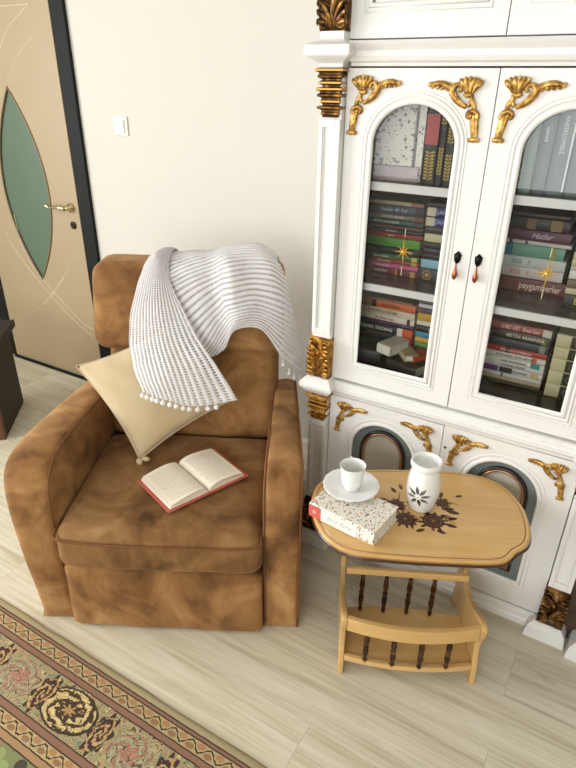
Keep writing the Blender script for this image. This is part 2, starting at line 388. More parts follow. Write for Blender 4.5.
# ------------------------------------------------------------------ rug
def rug():
    E = .78; m = mat('persian_rug', (190, 170, 120), .95); t = NT(m); c = t.coord()
    sep = t.n('ShaderNodeSeparateXYZ', {'Vector': c}); X, Y = sep.outputs[0], sep.outputs[1]
    nz = t.noise(c, 40, 2); Yd = t.math('MULTIPLY', Y, -1)     # distance from the edge: object origin on the edge
    Yw = t.math('ADD', Yd, t.math('MULTIPLY', t.math('SUBTRACT', nz, .5), .004))
    W = .5; u = t.math('DIVIDE', Yw, W)
    beige = (176, 162, 124); dk = (44, 32, 28); tan = (172, 136, 98); pink = (142, 104, 86); cream = (176, 162, 120); green = (146, 148, 110)
    bands = [(0, beige), (.024, dk), (.028, pink), (.037, dk), (.041, (184, 164, 118)), (.076, dk), (.080, pink), (.094, dk), (.098, cream), (.238, dk), (.242, pink), (.258, dk), (.262, (190, 168, 118)), (.298, dk), (.302, tan), (.320, dk), (.324, (128, 138, 92))]
    base = t.ramp(u, [(p/W, cc) for p, cc in bands], 'CONSTANT')
    def mask(lo, hi): return t.math('MULTIPLY', t.math('GREATER_THAN', Yw, lo), t.math('LESS_THAN', Yw, hi))
    def zig(y0, amp, per, wd, col, base, ph=0.0):
        w = t.math('SINE', t.math('MULTIPLY', t.math('ADD', X, ph), 2*PI/per)); w2 = t.math('SINE', t.math('MULTIPLY', X, 2*PI/per*5))
        y = t.math('ADD', t.math('MULTIPLY', w, amp), t.math('MULTIPLY', w2, amp*.10))
        dd = t.math('ABSOLUTE', t.math('SUBTRACT', t.math('SUBTRACT', Yw, y0), y))
        return t.mix(t.math('LESS_THAN', dd, wd), base, col)
    def blobs(y0, per, ph, rx, ry, col, base, k=.35):
        fx = t.math('SUBTRACT', t.math('FRACT', t.math('DIVIDE', t.math('ADD', X, ph), per)), .5)
        a = t.math('DIVIDE', t.math('MULTIPLY', fx, per), rx); b = t.math('DIVIDE', t.math('SUBTRACT', Yw, y0), ry)
        r = t.math('SQRT', t.math('ADD', t.math('MULTIPLY', a, a), t.math('MULTIPLY', b, b)))
        ang = t.math('ARCTAN2', b, a)
        r2 = t.math('ADD', r, t.math('MULTIPLY', t.math('SINE', t.math('MULTIPLY', ang, 8)), k*.35))
        return t.mix(t.math('LESS_THAN', r2, 1), base, col), r, ang
    c1 = base
    # small geometric guard borders
    for y0, ph in ((.058, 0), (.280, .02)):
        c1, _, _ = blobs(y0-.007, .064, ph+.016, .014, .008, (176, 132, 88), c1, .2)
        c1, _, _ = blobs(y0+.007, .064, ph-.016, .014, .008, (150, 112, 80), c1, .2)
        c1 = zig(y0, .011, .064, .0026, (46, 34, 28), c1, ph)
    # main border: vine leaves scattered over the cream ground
    inm = mask(.099, .237)
    vor = t.n('ShaderNodeTexVoronoi', {'Vector': c, 'Scale': 60.0}, feature='F1')
    vcol = t.ramp(t.n('ShaderNodeSeparateColor', {'Color': vor.outputs['Color']}).outputs[0], [(0, (142, 148, 104)), (.3, (196, 140, 108)), (.55, (216, 198, 146)), (.8, (120, 146, 134))], 'CONSTANT')
    c1 = t.mix(t.math('MULTIPLY', t.math('LESS_THAN', vor.outputs['Distance'], .36), inm), c1, vcol)
    # boteh medallions: ringed scrolls around a dark flower, and pale blossoms between
    nsp = t.noise(c, 60, 2)
    def medal(ph, rx, ry, ramp, spk, col_in):
        cc, r, ang = blobs(.168, .46, ph, rx, ry, cream, col_in, .12)
        sp = t.math('SINE', t.math('ADD', t.math('ADD', t.math('MULTIPLY', r, 17.0), t.math('MULTIPLY', ang, spk)), t.math('MULTIPLY', nsp, 9)))
        body = t.ramp(t.math('ADD', t.math('MULTIPLY', sp, .5), .5), ramp)
        return t.mix(t.math('LESS_THAN', r, .99), cc, body), r, ang
    c1, r, ang = medal(1.087+.23, .098, .064, [(.0, dk), (.30, (60, 40, 30)), (.42, (214, 186, 110)), (1, (222, 202, 146))], 3, c1)
    c1 = t.mix(t.math('LESS_THAN', t.math('ABSOLUTE', t.math('SUBTRACT', r, t.math('ADD', .90, t.math('MULTIPLY', nsp, .14)))), .045), c1, dk)
    pet = t.math('ADD', r, t.math('MULTIPLY', t.math('SINE', t.math('MULTIPLY', ang, 9)), .10))
    c1 = t.mix(t.math('LESS_THAN', pet, .42), c1, (58, 34, 28))
    pet2 = t.math('ADD', r, t.math('MULTIPLY', t.math('SINE', t.math('MULTIPLY', ang, 7)), .08))
    c1 = t.mix(t.math('LESS_THAN', pet2, .20), c1, (192, 150, 96))
    c1, r, ang = medal(.845+.23+.0, .072, .054, [(.0, (160, 120, 98)), (.45, (190, 158, 122)), (.6, (144, 156, 134)), (1, (184, 176, 136))], 6, c1)
    c1 = t.mix(t.math('LESS_THAN', t.math('ADD', r, t.math('MULTIPLY', t.math('SINE', t.math('MULTIPLY', ang, 6)), .12)), .4), c1, (182, 134, 110))
    for ph in (.11, -.11, ):  # curled leaves that bracket each blossom
        cc, r, ang = blobs(.170, .46, .845+.23+ph, .032, .060, dk, c1, .5)
        s = t.math('SINE', t.math('ADD', t.math('ADD', t.math('MULTIPLY', r, 14), t.math('MULTIPLY', nsp, 10)), t.math('MULTIPLY', ang, 2)))
        c1 = t.mix(t.math('MULTIPLY', t.math('LESS_THAN', r, .9), t.math('GREATER_THAN', s, 0)), cc, (204, 164, 110))
    ln = t.noise(c, 15, 1, .4, 1.2)
    curl = t.math('LESS_THAN', t.math('ABSOLUTE', t.math('SUBTRACT', t.math('FRACT', t.math('MULTIPLY', ln, 13.0)), .5)), .10)
    c1 = t.mix(t.math('MULTIPLY', t.math('MULTIPLY', curl, inm), .85), c1, (58, 42, 34))
    # field
    v2 = t.n('ShaderNodeTexVoronoi', {'Vector': c, 'Scale': 22.0}, feature='F1')
    fcol = t.ramp(t.n('ShaderNodeSeparateColor', {'Color': v2.outputs['Color']}).outputs[0], [(0, (150, 70, 66)), (.25, (60, 62, 54)), (.45, (150, 164, 104)), (.7, (204, 182, 130)), (.88, (176, 106, 92))], 'CONSTANT')
    c1 = t.mix(t.math('MULTIPLY', t.math('LESS_THAN', v2.outputs['Distance'], .5), t.math('GREATER_THAN', Yw, .326)), c1, fcol)
    c1 = t.mix(t.math('MULTIPLY', t.noise(c, 260, 2), .28), c1, (120, 96, 66)); t.col(c1)
    t.bump(t.noise(c, 500, 2), .5, .003)
    bm = bmesh.new(); nx, ny = 160, 40; x0, x1, y0 = -3.4, 1.2, -1.9
    g = [[bm.verts.new((x0+(x1-x0)*i/nx, (j/ny)**1.6*y0, 0)) for j in range(ny+1)] for i in range(nx+1)]
    for i in range(nx+1):
        for j in range(ny+1):
            v = g[i][j]; v.co.z = .008 + .0025*noise.noise(v.co*6)
            if j == 0: v.co.z = .001; v.co.y += .004*noise.noise(Vector((v.co.x*9, 0, 0)))+.004*noise.noise(Vector((v.co.x*3, 5, 0)))
            if j == 1: v.co.z = .007
    for i in range(nx):
        for j in range(ny): bm.faces.new((g[i][j], g[i+1][j], g[i+1][j+1], g[i][j+1]))
    ex = bmesh.ops.extrude_face_region(bm, geom=bm.faces[:])
    for v in [e for e in ex['geom'] if isinstance(e, bmesh.types.BMVert)]: v.co.z = 0.0003
    o = obj('persian_rug', bm, m, None, True, loc=(0, E, 0))
    tag(o, 'patterned rug with floral border in cream, pink and black on the plank floor', 'rug')
rug()
# ------------------------------------------------------------------ bookcase
YD = 1.643            # front plane of the doors
def arch(x0, x1, z0, zs, rise, n=28):
    cx, hw = (x0+x1)/2, (x1-x0)/2
    return [(x0, z0), (x1, z0)] + [(cx+hw*math.cos(PI*i/n), zs+rise*math.sin(PI*i/n)) for i in range(n+1)]
def offset_arch(x0, x1, z0, zs, rise, d): return arch(x0-d, x1+d, z0-d, zs, rise+d)
def moulding(bm, loop, y, r, flat=.8):
    # mitred bead following a closed outline
    P = [Vector((x, y, z)) for x, z in loop]; N = len(P); n = 8; rings = []
    for i, p in enumerate(P):
        a = (p-P[i-1]).normalized() if (p-P[i-1]).length > 1e-7 else (P[(i+1) % N]-p).normalized()
        b = (P[(i+1) % N]-p).normalized() if (P[(i+1) % N]-p).length > 1e-7 else a
        na, nb = Vector((a.z, 0, -a.x)), Vector((b.z, 0, -b.x)); m_ = (na+nb)
        m_ = m_.normalized()/max(.5, math.cos(na.angle(nb)/2)) if m_.length > 1e-6 else na
        rings.append([bm.verts.new(p+m_*(r*math.cos(2*PI*k/n))+Vector((0, r*flat*math.sin(2*PI*k/n), 0))) for k in range(n)])
    for i in range(N):
        p, q = rings[i], rings[(i+1) % N]
        for k in range(n): bm.faces.new((p[k], p[(k+1) % n], q[(k+1) % n], q[k]))
def run(prof, x0, x1):      # straight moulding, profile in (y, z)
    bm = bmesh.new(); prism(bm, [(x0, y, z) for y, z in prof], (x1-x0, 0, 0)); return bm
def square_turn(bm, prof, cx, y0, y1, hw):
    # stepped block: profile gives how far each level stands out on front and sides
    rings = []
    for e, z in prof: rings.append([bm.verts.new(p) for p in ((cx-hw-e, y1, z), (cx-hw-e, y0-e, z), (cx+hw+e, y0-e, z), (cx+hw+e, y1, z))])
    for p, q in zip(rings, rings[1:]):
        for i in range(4): bm.faces.new((p[i], p[(i+1) % 4], q[(i+1) % 4], q[i]))
    bm.faces.new(rings[0][::-1]); bm.faces.new(rings[-1])

def scroll_ornament(S, flip):
    # carved corner applique: footed stem, volute, shell fan, S-curve and trailing leaf
    bm = bmesh.new(); k = .00039
    def P(x, y, d=0): return Vector(((x-78)*k*flip, -.004-d, -(y-130)*k*.80))
    def tb(pts, r, fl=.9, n=7, d=0): 
        Q = cr([P(a, b, d) for a, b in pts], 6); R = []
        for i in range(len(Q)):
            s = i/(len(Q)-1)*(len(r)-1); j = min(int(s), len(r)-2); R.append((r[j]+(r[j+1]-r[j])*(s-j))*k*1.32)
        tube(bm, Q, R, n, flat=fl, up=(0, 1, 0))
    tb([(82, 592), (118, 586), (156, 594)], [9, 17, 9], 1)
    for dx in (-14, 0, 14): tb([(118+dx*.7, 580), (124+dx*.8, 520), (134+dx, 440), (140+dx, 400)], [9, 12, 12, 8], d=.001 if dx == 0 else 0)
    th = [(158+ (46-i*3.0)*math.cos(2.6+i*.52), 410+(46-i*3.0)*math.sin(2.6+i*.52)) for i in range(14)]
    tb(th, [12, 12, 11, 8, 6]); ell(bm, P(158, 412, .003), (15*k, 10*k, 15*k))
    tb([(140, 360), (155, 320), (168, 290), (172, 255)], [10, 14, 13, 10]); tb([(186, 345), (176, 315), (172, 290)], [8, 10, 6])
    tb([(196, 345), (238, 322), (272, 288), (298, 245), (296, 208), (272, 186), (246, 196), (244, 226), (262, 232)], [12, 15, 18, 19, 17, 13, 11, 9, 6])
    tb([(206, 330), (244, 300), (270, 262), (280, 230)], [5, 8, 8, 5], d=.004)
    for i, (x, y) in enumerate(((116, 166), (138, 150), (164, 142), (192, 138), (222, 142), (250, 152))):   # shell
        tb([(186+ (i-2.5)*8, 244), ((x+186)/2+(i-2.5)*3, (y+240)/2-6), (x, y)], [7, 13, 15, 11] if i not in (0, 5) else [6, 11, 16, 10], d=.002*(1 if i % 2 else 2))
        ell(bm, P(x, y, .003), (13*k, 12*k, 13*k), nu=8, nv=5)
    tb([(168, 252), (196, 262), (222, 248)], [8, 13, 8], d=.003)
    tb([(296, 232), (322, 206), (356, 186), (400, 178), (440, 186), (468, 176)], [14, 20, 17, 15, 12, 6])
    for x, y, l, a in ((330, 210, 30, .9), (362, 205, 30, .8), (396, 206, 26, .6), (430, 204, 22, .5), (454, 196, 18, .3), (350, 178, 20, -.5), (392, 170, 18, -.4)):
        ell(bm, P(x, y, .003), (l*.75*k, 8*k, l*.42*k), Matrix.Rotation(flip*a, 3, 'Y'), 8, 5)
    for v in bm.verts: v.co *= S
    return bm
def ornament(parent, x, z, flip, S=1.0, material=None, name='gilt_corner_scroll'):
    o = obj(name, scroll_ornament(S, flip), material or GOLD, parent, True); o.location = (x, YD, z); return o

def carved_block(parent, cx, yf, z0, w, h, material, name='carved_acanthus_block', seed=0):
    bm = bmesh.new(); rnd = random.Random(seed)
    box(bm, cx-w/2, cx+w/2, yf+.007, 1.66, z0+.001, z0+h-.001)
    def leaf(x, z, ln, a, wd):
        d = Vector((math.sin(a), 0, math.cos(a))); s = Vector((d.z, 0, -d.x)) * (1 if a >= 0 else -1)
        pts = [Vector((x, yf+.012, z)), Vector((x, yf+.002, z))+d*ln*.35, Vector((x, yf-.003, z))+d*ln*.7+s*ln*.10, Vector((x, yf-.008, z))+d*ln*.92+s*ln*.28, Vector((x, yf-.002, z))+d*ln*.85+s*ln*.42]
        Q = cr(pts, 5); n = len(Q); tube(bm, Q, [wd*(.5+.9*math.sin(PI*min(1, (i+2)/n)*.85))*(1-.45*i/n) for i in range(n)], 7, flat=.55, up=(0, 1, 0))
    for r_, row in enumerate((0, .26, .5)):
        zz = z0+h*(.06+row)
        for a, l in ((.25, .42), (.62, .36), (1.05, .30)):
            for s in (-1, 1): leaf(cx+s*w*.06, zz, h*l*(1-r_*.1), s*a, w*.085)
    leaf(cx, z0+h*.1, h*.5, .02, w*.12); leaf(cx, z0+h*.4, h*.42, -.02, w*.11)
    for s in (-1, 1):
        c = Vector((cx+s*w*.27, yf+.002, z0+h*.82))
        sp = [c+Vector((s*(w*.20-w*.014*i)*math.cos(i*.55), 0, (w*.20-w*.014*i)*math.sin(i*.55))) for i in range(12)]
        tube(bm, sp, [w*.055*(1-.05*i) for i in range(12)], 6, up=(0, 1, 0)); ell(bm, c, (w*.06, .006, w*.06), nu=8, nv=5)
        c = Vector((cx+s*w*.30, yf+.002, z0+h*.12))
        sp = [c+Vector((s*(w*.18-w*.013*i)*math.cos(-i*.55), 0, (w*.18-w*.013*i)*math.sin(-i*.55))) for i in range(12)]
        tube(bm, sp, [w*.05*(1-.05*i) for i in range(12)], 6, up=(0, 1, 0))
        tube(bm, cr([(cx+s*w*.46, yf+.006, z0+h*.03), (cx+s*w*.50, yf, z0+h*.4), (cx+s*w*.42, yf+.002, z0+h*.7), (cx+s*w*.5, yf+.004, z0+h*.95)], 5), w*.045, 6)
    for i in range(3): ell(bm, (cx+(i-1)*w*.2, yf-.003, z0+h*(.60+.04*(i % 2))), (w*.07, .008, w*.07), nu=8, nv=5)
    for v in bm.verts:
        v.co.x = max(cx-w*.53, min(cx+w*.53, v.co.x)); v.co.z = max(z0, min(z0+h*1.0, v.co.z))
    return obj(name, bm, material, parent, True)

def band_capital(parent, cx, yf, z0, z1, material):
    bm = bmesh.new(); H = z1-z0; hw = .025
    prof = [(0, 0), (.000, .02), (.006, .05), (.006, .09), (.002, .11), (.010, .15), (.015, .18), (.015, .22), (.006, .25), (.006, .30), (.011, .32), (.011, .38), (.005, .40), (.005, .45), (.010, .48), (.014, .52), (.016, .57), (.016, .61), (.007, .65), (.005, .70), (.012, .74), (.012, .79), (.006, .82), (.012, .86), (.017, .90), (.018, .96), (.018, 1)]
    prof = []; nb = 8
    env = [.018, .012, .010, .015, .012, .006, .012, .003][::-1]
    for i in range(nb):
        t = i/nb; e = env[i]; q = 1/nb
        prof += [(max(0, e-.009), t), (max(0, e-.009), t+q*.22), (e-.002, t+q*.40), (e, t+q*.46), (e, t+q*.78), (e-.002, t+q*.84)]
    prof.append((.009, 1))
    square_turn(bm, [(e, z0+t*H) for e, t in prof], cx, yf, 1.66, hw)
    bm.faces.ensure_lookup_table()
    for k, f in enumerate(bm.faces):
        r = k//4
        if k < 4*(len(prof)-1) and r % 6 in (3, 4) and r//6 in (7, 5, 4, 2): f.material_index = 1
    return obj('banded_capital', bm, [material, mat('rubbed_gold', (196, 150, 76), .35, .6)], parent, bevel=.0006)

def pilaster(K, cx, side):
    # side < 0: left pilaster; parts from the floor up
    P = obj('pilaster', B(cx-.034, cx+.034, 1.624, 1.70, .06, 2.35), WHITE, K)
    for z0, z1 in ((.225, .572), (.905, 1.562), (1.95, 2.33)):
        bm = bmesh.new()       # raised borders that leave sunken panels
        for d, w in ((0, .0135), (.0133, .004)):
            x0, x1, a, b = cx-.034+d, cx+.034-d, z0+d, z1-d; yf = 1.616 if d == 0 else 1.620
            for q in ((x0, x0+w, a, b), (x1-w, x1, a, b), (x0+w, x1-w, a, a+w*1.6), (x0+w, x1-w, b-w*1.6, b)): box(bm, q[0], q[1], yf, 1.626, q[2], q[3])
        obj('sunken_panel_border', bm, WHITE, P, bevel=.0015)
    bm = bmesh.new(); square_turn(bm, [(.024, 0), (.024, .012), (.022, .016), (.022, .028), (.019, .033), (.019, .044), (.012, .052), (.004, .062)], cx-.004*side, 1.617-.0, 1.70, .040)
    obj('plinth', bm, WHITE, P, bevel=.0015)
    carved_block(P, cx, 1.606, .064, .076, .152, BRONZE, seed=1)
    band_capital(P, cx, 1.618, .576, .682, BRONZE if side > 0 else ANTQ)
    bm = bmesh.new(); square_turn(bm, [(.004, .682), (.012, .690), (.024, .704), (.028, .712), (.028, .724), (.024, .730), (.014, .742), (.006, .748)], cx, 1.614, 1.70, .034)
    obj('cornice_cap', bm, WHITE, P, bevel=.0015)
    carved_block(P, cx, 1.606, .748, .076, .146, ANTQ, 'carved_gilt_block', 2)
    band_capital(P, cx, 1.618, 1.566, 1.690, BRONZE)
    bm = bmesh.new(); square_turn(bm, [(.002, 1.690), (.004, 1.700), (.014, 1.708), (.030, 1.716), (.034, 1.722), (.034, 1.742), (.029, 1.746), (.010, 1.752), (.002, 1.758), (.002, 1.776)], cx, 1.614, 1.70, .034)
    obj('cornice_cap', bm, WHITE, P, bevel=.0015)
    carved_block(P, cx, 1.608, 1.774, .078, .17, BRONZE, 'carved_acanthus_block', 3)

def drop_handle(parent, x, z):
    bm = bmesh.new(); y = YD
    pts = [(0, .024), (.006, .018), (.0105, .014), (.0095, .004), (.008, -.004), (.004, -.010), (-.004, -.010), (-.008, -.004), (-.0095, .004), (-.0105, .014), (-.006, .018)]
    prism(bm, [(x+a, y-.004, z+b+.012) for a, b in pts], (0, .004, 0))
    ell(bm, (x, y-.006, z+.020), (.006, .004, .009)); ell(bm, (x, y-.008, z+.004), (.0035, .005, .0035))
    h = obj('drop_handle', bm, mat('blackened_bronze', (38, 32, 28), .35, .8), parent, True)
    bm = bmesh.new(); lathe(bm, [(.0018, 0), (.0024, -.008), (.0038, -.018), (.0072, -.030), (.0078, -.036), (.0055, -.044), (.001, -.049)], (x-.0, y-.010, z+.004), 12)
    o = obj('drop_pull', bm, mat('copper_bronze', (150, 92, 62), .3, .85), parent, True)
    return h

def star_ornament(parent, cx, cz, R):
    bm = bmesh.new(); y = YD+.004
    for i in range(8):
        a = i*PI/4+.05; L = R*(1.0 if i % 2 == 0 else .78)
        if i in (2, 6): L = R*1.25
        d = Vector((math.cos(a), 0, math.sin(a))); s = Vector((-d.z, 0, d.x)); c = Vector((cx, y, cz)); w = R*.075
        q = [c, c+d*L*.25+s*w, c+d*L, c+d*L*.25-s*w]; top = c+d*L*.25+Vector((0, -.003, 0))
        V = [bm.verts.new(p) for p in q]; T = bm.verts.new(top); Cc = bm.verts.new(c+Vector((0, -.004, 0)))
        for f in ((V[1], V[2], T), (V[2], V[3], T), (V[1], T, Cc), (T, V[3], Cc)): bm.faces.new(f)
        bm.faces.new((V[0], V[1], Cc)); bm.faces.new((V[0], Cc, V[3])); bm.faces.new((V[3], V[2], V[1], V[0]))
    ell(bm, (cx, y-.004, cz), (R*.12, .003, R*.12))
    obj('gilt_star', bm, mat('star_gold', (236, 190, 84), .3, .55), parent)
    for z0, z1 in ((cz+R*1.3, cz+R*2.0), (cz-R*2.1, cz-R*1.25)):
        bm = bmesh.new(); tube(bm, [(cx, y, z0), (cx, y, z1)], .0012, 6)
        obj('engraved_ray', bm, mat('etched_ray', (214, 200, 168), .5), parent)

def bookcase():
    K = thing('bookcase', 'tall white bookcase with gilded scrolls, arched glass doors and carved pilasters', 'bookcase', (0, 0, 0))
    xl, xr = -.785, .033; xm = -.376; yb = 2.13
    dark = m_dark_wood('interior_walnut', (36, 25, 18), (54, 38, 27), .22)
    bm = bmesh.new()      # carcass: sides, lower body, top body
    box(bm, -.848, -.785, 1.668, yb+.02, .0, 2.35); box(bm, .033, .098, 1.668, yb+.02, .0, 2.35)
    box(bm, xl, xr, 1.72, yb+.02, .02, .70); box(bm, xl, xr, 1.66, yb+.02, .70, .742); box(bm, xl, xr, 1.664, yb+.02, 1.694, 1.756); box(bm, xl, xr, 1.69, yb+.02, 1.756, 2.35)
    obj('carcass', bm, WHITE, K)
    bm = bmesh.new(); box(bm, xl, xr, yb-.01, yb, .80, 1.694); box(bm, xl, xl+.006, 1.668, yb-.01, .80, 1.694); box(bm, xr-.006, xr, 1.668, yb-.01, .80, 1.694)
    box(bm, xl, xr, 1.668, yb, .742, .798)
    obj('interior_lining', bm, dark, K)
    for z0, z1 in ((1.374, 1.397), (1.068, 1.090)):
        s = obj('shelf', B(xl+.007, xr-.007, 1.681, yb-.012, z0, z1), dark, K)
        obj('shelf_edge', B(xl+.007, xr-.007, 1.672, 1.681, z0-.001, z1), WHITE, s, bevel=.001)
    # entablature, middle cornice, plinth
    yc = 1.60
    obj('upper_cornice', run([(1.67, 1.694), (YD-.004, 1.694), (YD-.006, 1.702), (1.626, 1.706), (1.622, 1.714), (1.626, 1.718), (1.626, 1.730), (1.616, 1.742), (1.612, 1.748), (1.616, 1.753), (1.67, 1.753)], xl+.012, xr-.012), WHITE, K)
    obj('middle_cornice', run([(1.67, .682), (1.640, .682), (1.636, .688), (1.636, .694), (1.628, .698), (1.622, .706), (1.622, .712), (1.628, .715), (1.628, .722), (1.634, .727), (1.634, .734), (1.640, .738), (1.67, .742)], xl+.012, xr-.012), WHITE, K)
    obj('plinth_board', run([(1.70, 0), (1.634, 0), (1.634, .020), (1.638, .025), (1.638, .045), (1.642, .049), (1.642, .062), (1.70, .062)], xl+.008, xr-.008), WHITE, K)
    # tall glass doors
    for i, (x0, x1, a, b) in enumerate(((xl, xm-.0012, -.697, -.4615), (xm+.0012, xr, -.293, -.0555))):
        D = plate('glass_door', [[(x0, .747), (x1, .747), (x1, 1.690), (x0, 1.690)], arch(a-.012, b+.012, .809, 1.505, .112)], YD, .022, WHITE, K, .001)
        bm = bmesh.new()
        for d, y, r in ((.006, YD+.002, .0085), (.020, YD, .0045), (.029, YD+.001, .0035)): moulding(bm, offset_arch(a, b, .821, 1.505, .102, d), y, r)
        obj('arch_moulding', bm, WHITE, D, True)
        obj('glass_pane', B(a-.011, b+.011, YD+.010, YD+.0125, .812, 1.612), GLASS, D)
        star_ornament(D, (a+b)/2+(.005 if i == 0 else 0), 1.212, .034)
        drop_handle(D, (-.412 if i == 0 else -.354+.0), 1.203)
        ornament(D, x0+.008 if i == 0 else x0+.004, 1.672, 1, 1.0)
        ornament(D, x1-.022 if i == 0 else x1-.012, 1.670, -1, 1.0)
    # lower doors with arched inset panels
    for i, (x0, x1, a, b) in enumerate(((xl, xm-.0012, -.690, -.463), (xm+.0012, xr, -.284, -.058))):
        D = plate('lower_door', [[(x0, .066), (x1, .066), (x1, .678), (x0, .678)], arch(a-.002, b+.002, .164, .50, .110)], YD, .022, WHITE, K, .001)
        bm = bmesh.new()
        for d, y, r in ((.006, YD, .0075), (.022, YD+.001, .0040)): moulding(bm, offset_arch(a, b, .166, .50, .108, d), y, r)
        obj('arch_moulding', bm, WHITE, D, True)
        obj('inset_panel', B(a-.008, b+.008, YD+.012, YD+.020, .158, .618), GREYP, D)
        c = (a+b)/2; lp = arch(c-.068, c+.068, .205, .490, .080)
        plate('oval_panel', [lp], YD+.008, .004, GREIGE, D)
        bm = bmesh.new(); moulding(bm, arch(c-.077, c+.077, .196, .490, .089), YD+.008, .0085)
        r1 = obj('dark_rim', bm, mat('rim_black_bronze', (46, 38, 34), .3, .4), D, True)
        bm = bmesh.new(); moulding(bm, arch(c-.071, c+.071, .202, .490, .083), YD+.003, .0045)
        obj('copper_rim', bm, mat('rim_copper', (166, 122, 92), .28, .7), D, True)
        ornament(D, x0+.020, .662, 1, .82, GOLD); ornament(D, x1-.020, .660, -1, .82, GOLD)
        bm = bmesh.new(); lathe(bm, [(.0, 0), (.004, 0), (.003, .004)], n=10); 
        if i == 0: bm.free(); continue
        k = obj('key_knob', bm, BLACK, D, True); k.rotation_euler = (PI/2, 0, 0); k.location = ((x1-.012 if i == 0 else x0+.012), YD, .600)
    # top doors with bevelled mirror glass
    for i, (x0, x1) in enumerate(((xl, xm-.0012), (xm+.0012, xr))):
        q = .060; a, b = x0+q, x1-q; z0, z1 = 1.758, 2.34
        D = plate('top_door', [[(x0, z0), (x1, z0), (x1, z1), (x0, z1)], [(a, z0+.078), (b, z0+.078), (b, z1-.07), (a, z1-.07)]], YD, .022, WHITE, K, .001)
        bm = bmesh.new()
        for d, r in ((.004, .006), (.018, .003)):
            moulding(bm, [(a-d, z0+.078-d), (b+d, z0+.078-d), (b+d, z1-.07+d), (a-d, z1-.07+d)], YD, r)
        obj('panel_moulding', bm, WHITE, D, True)
        obj('mirror_glass', B(a, b, YD+.008, YD+.012, z0+.078, z1-.07), mat('mirror_glass', (190, 194, 190), .08, .9), D)
    pilaster(K, -.8215, -1); pilaster(K, .0700, 1)
    # neighbouring section to the right: its dark return and the next pilaster foot
    return K
bookcase()
def neighbour():
    K = thing('corner_bookcase', 'white bookcase section with dark side, cut off by the right edge', 'bookcase', (0, 0, 0))
    obj('dark_side_panel', B(.104, .62, 1.655, 2.14, 0, 2.30), m_dark_wood('side_walnut', (74, 58, 44), (96, 76, 58), .25), K)
    cx = .2225
    bm = bmesh.new(); square_turn(bm, [(.024, 0), (.024, .012), (.022, .016), (.022, .028), (.019, .033), (.019, .044), (.012, .052), (.004, .062)], cx, 1.592, 1.654, .040+.022)
    P = obj('plinth', bm, WHITE, K, bevel=.0015)
    bm = B(.19, .265, 1.585, 1.654, .062, 2.2)
    obj('pilaster', bm, WHITE, K)
    carved_block(K, cx, 1.575, .064, .082, .152, BRONZE, seed=5)
neighbour()

# ------------------------------------------------------------------ books
ORD = ['top', 'second', 'third', 'fourth', 'fifth', 'sixth', 'seventh', 'eighth', 'ninth', 'tenth', 'eleventh', 'twelfth', 'thirteenth', 'fourteenth']
def bmat(rgb, rough=.45):
    return mat('cover_%d_%d_%d' % tuple(rgb), rgb, rough)
def make_book(L, T, D, rgb, pages=(222, 212, 190), hard=False):
    # closed book lying flat: spine along x facing -y, origin at bottom centre of the spine
    root = None; c = .0018 if not hard else .0028
    bm = bmesh.new(); n = 6
    prof = [(D, 0), (.004, 0)] + [(.004-.004*math.sin(PI*i/n), T/2-T/2*math.cos(PI*i/n)) for i in range(1, n)] + [(.004, T), (D, T), (D, T-c), (.006, T-c), (.006, c), (D, c)]
    prism(bm, [(-L/2, y, z) for y, z in prof], (L, 0, 0))
    return bm, c
def book(x, y, z, L, T, D, rgb, label, group, rz=0, txt=None, tcol=(225, 220, 205), tsize=None, tx=0, bands=(), upright=False, parent_rot=None, tshear=0):
    t = thing('book', label, 'book', (x, y, z), rz, group)
    if upright: t.rotation_euler = (0, PI/2, rz)     # spine stands up, cover faces sideways
    bm, c = make_book(L, T, D, rgb)
    obj('cover', bm, bmat(rgb), t)
    obj('pages', B(-L/2+.003, L/2-.003, .0062, D-.003, c+.0003, T-c-.0003), PAPER, t)
    for (a, b, col) in bands:      # coloured blocks on the spine, fractions of its length
        o = obj('spine_label', B(-L/2+a*L, -L/2+b*L, -.0012, .003, T*.06, T*.94), bmat(col), t)
    if txt:
        text_mesh(txt, tsize or T*.55, bmat(tcol), t, (tx*L, -.0016, T*.5), name='spine_lettering', width=L*.62, shear=tshear)
    return t
def pile(x0, x1, yf, z, books, where, group, D=.15, jit=.006, ragged=.0):
    rnd = random.Random(hash(where) % 1 + len(books)*13)
    n = len(books); zz = z
    for i, bk in enumerate(reversed(books)):
        k = n-1-i; rgb, T, name = bk[0], bk[1], bk[2]; o = bk[3] if len(bk) > 3 else {}
        T = T*.97; L = (x1-x0)*o.get('w', 1) - rnd.random()*ragged
        ordn = 'top of' if k == 0 else ('bottom of' if k == n-1 else ORD[k]+' from top in')
        lab = '%s, %s %s' % (name, ordn, where)
        lx = x0+L/2+o.get('dx', 0)
        book(lx, yf+rnd.uniform(-jit, jit)*.5+o.get('dy', 0), zz, L, T, D+rnd.uniform(-.01, .01), rgb, lab, group, rnd.uniform(-1, 1)*.012,
             o.get('t'), o.get('tc', (222, 216, 200)), o.get('ts'), o.get('tx', 0), o.get('b', ()), tshear=o.get('sh', 0))
        zz += T+.0003
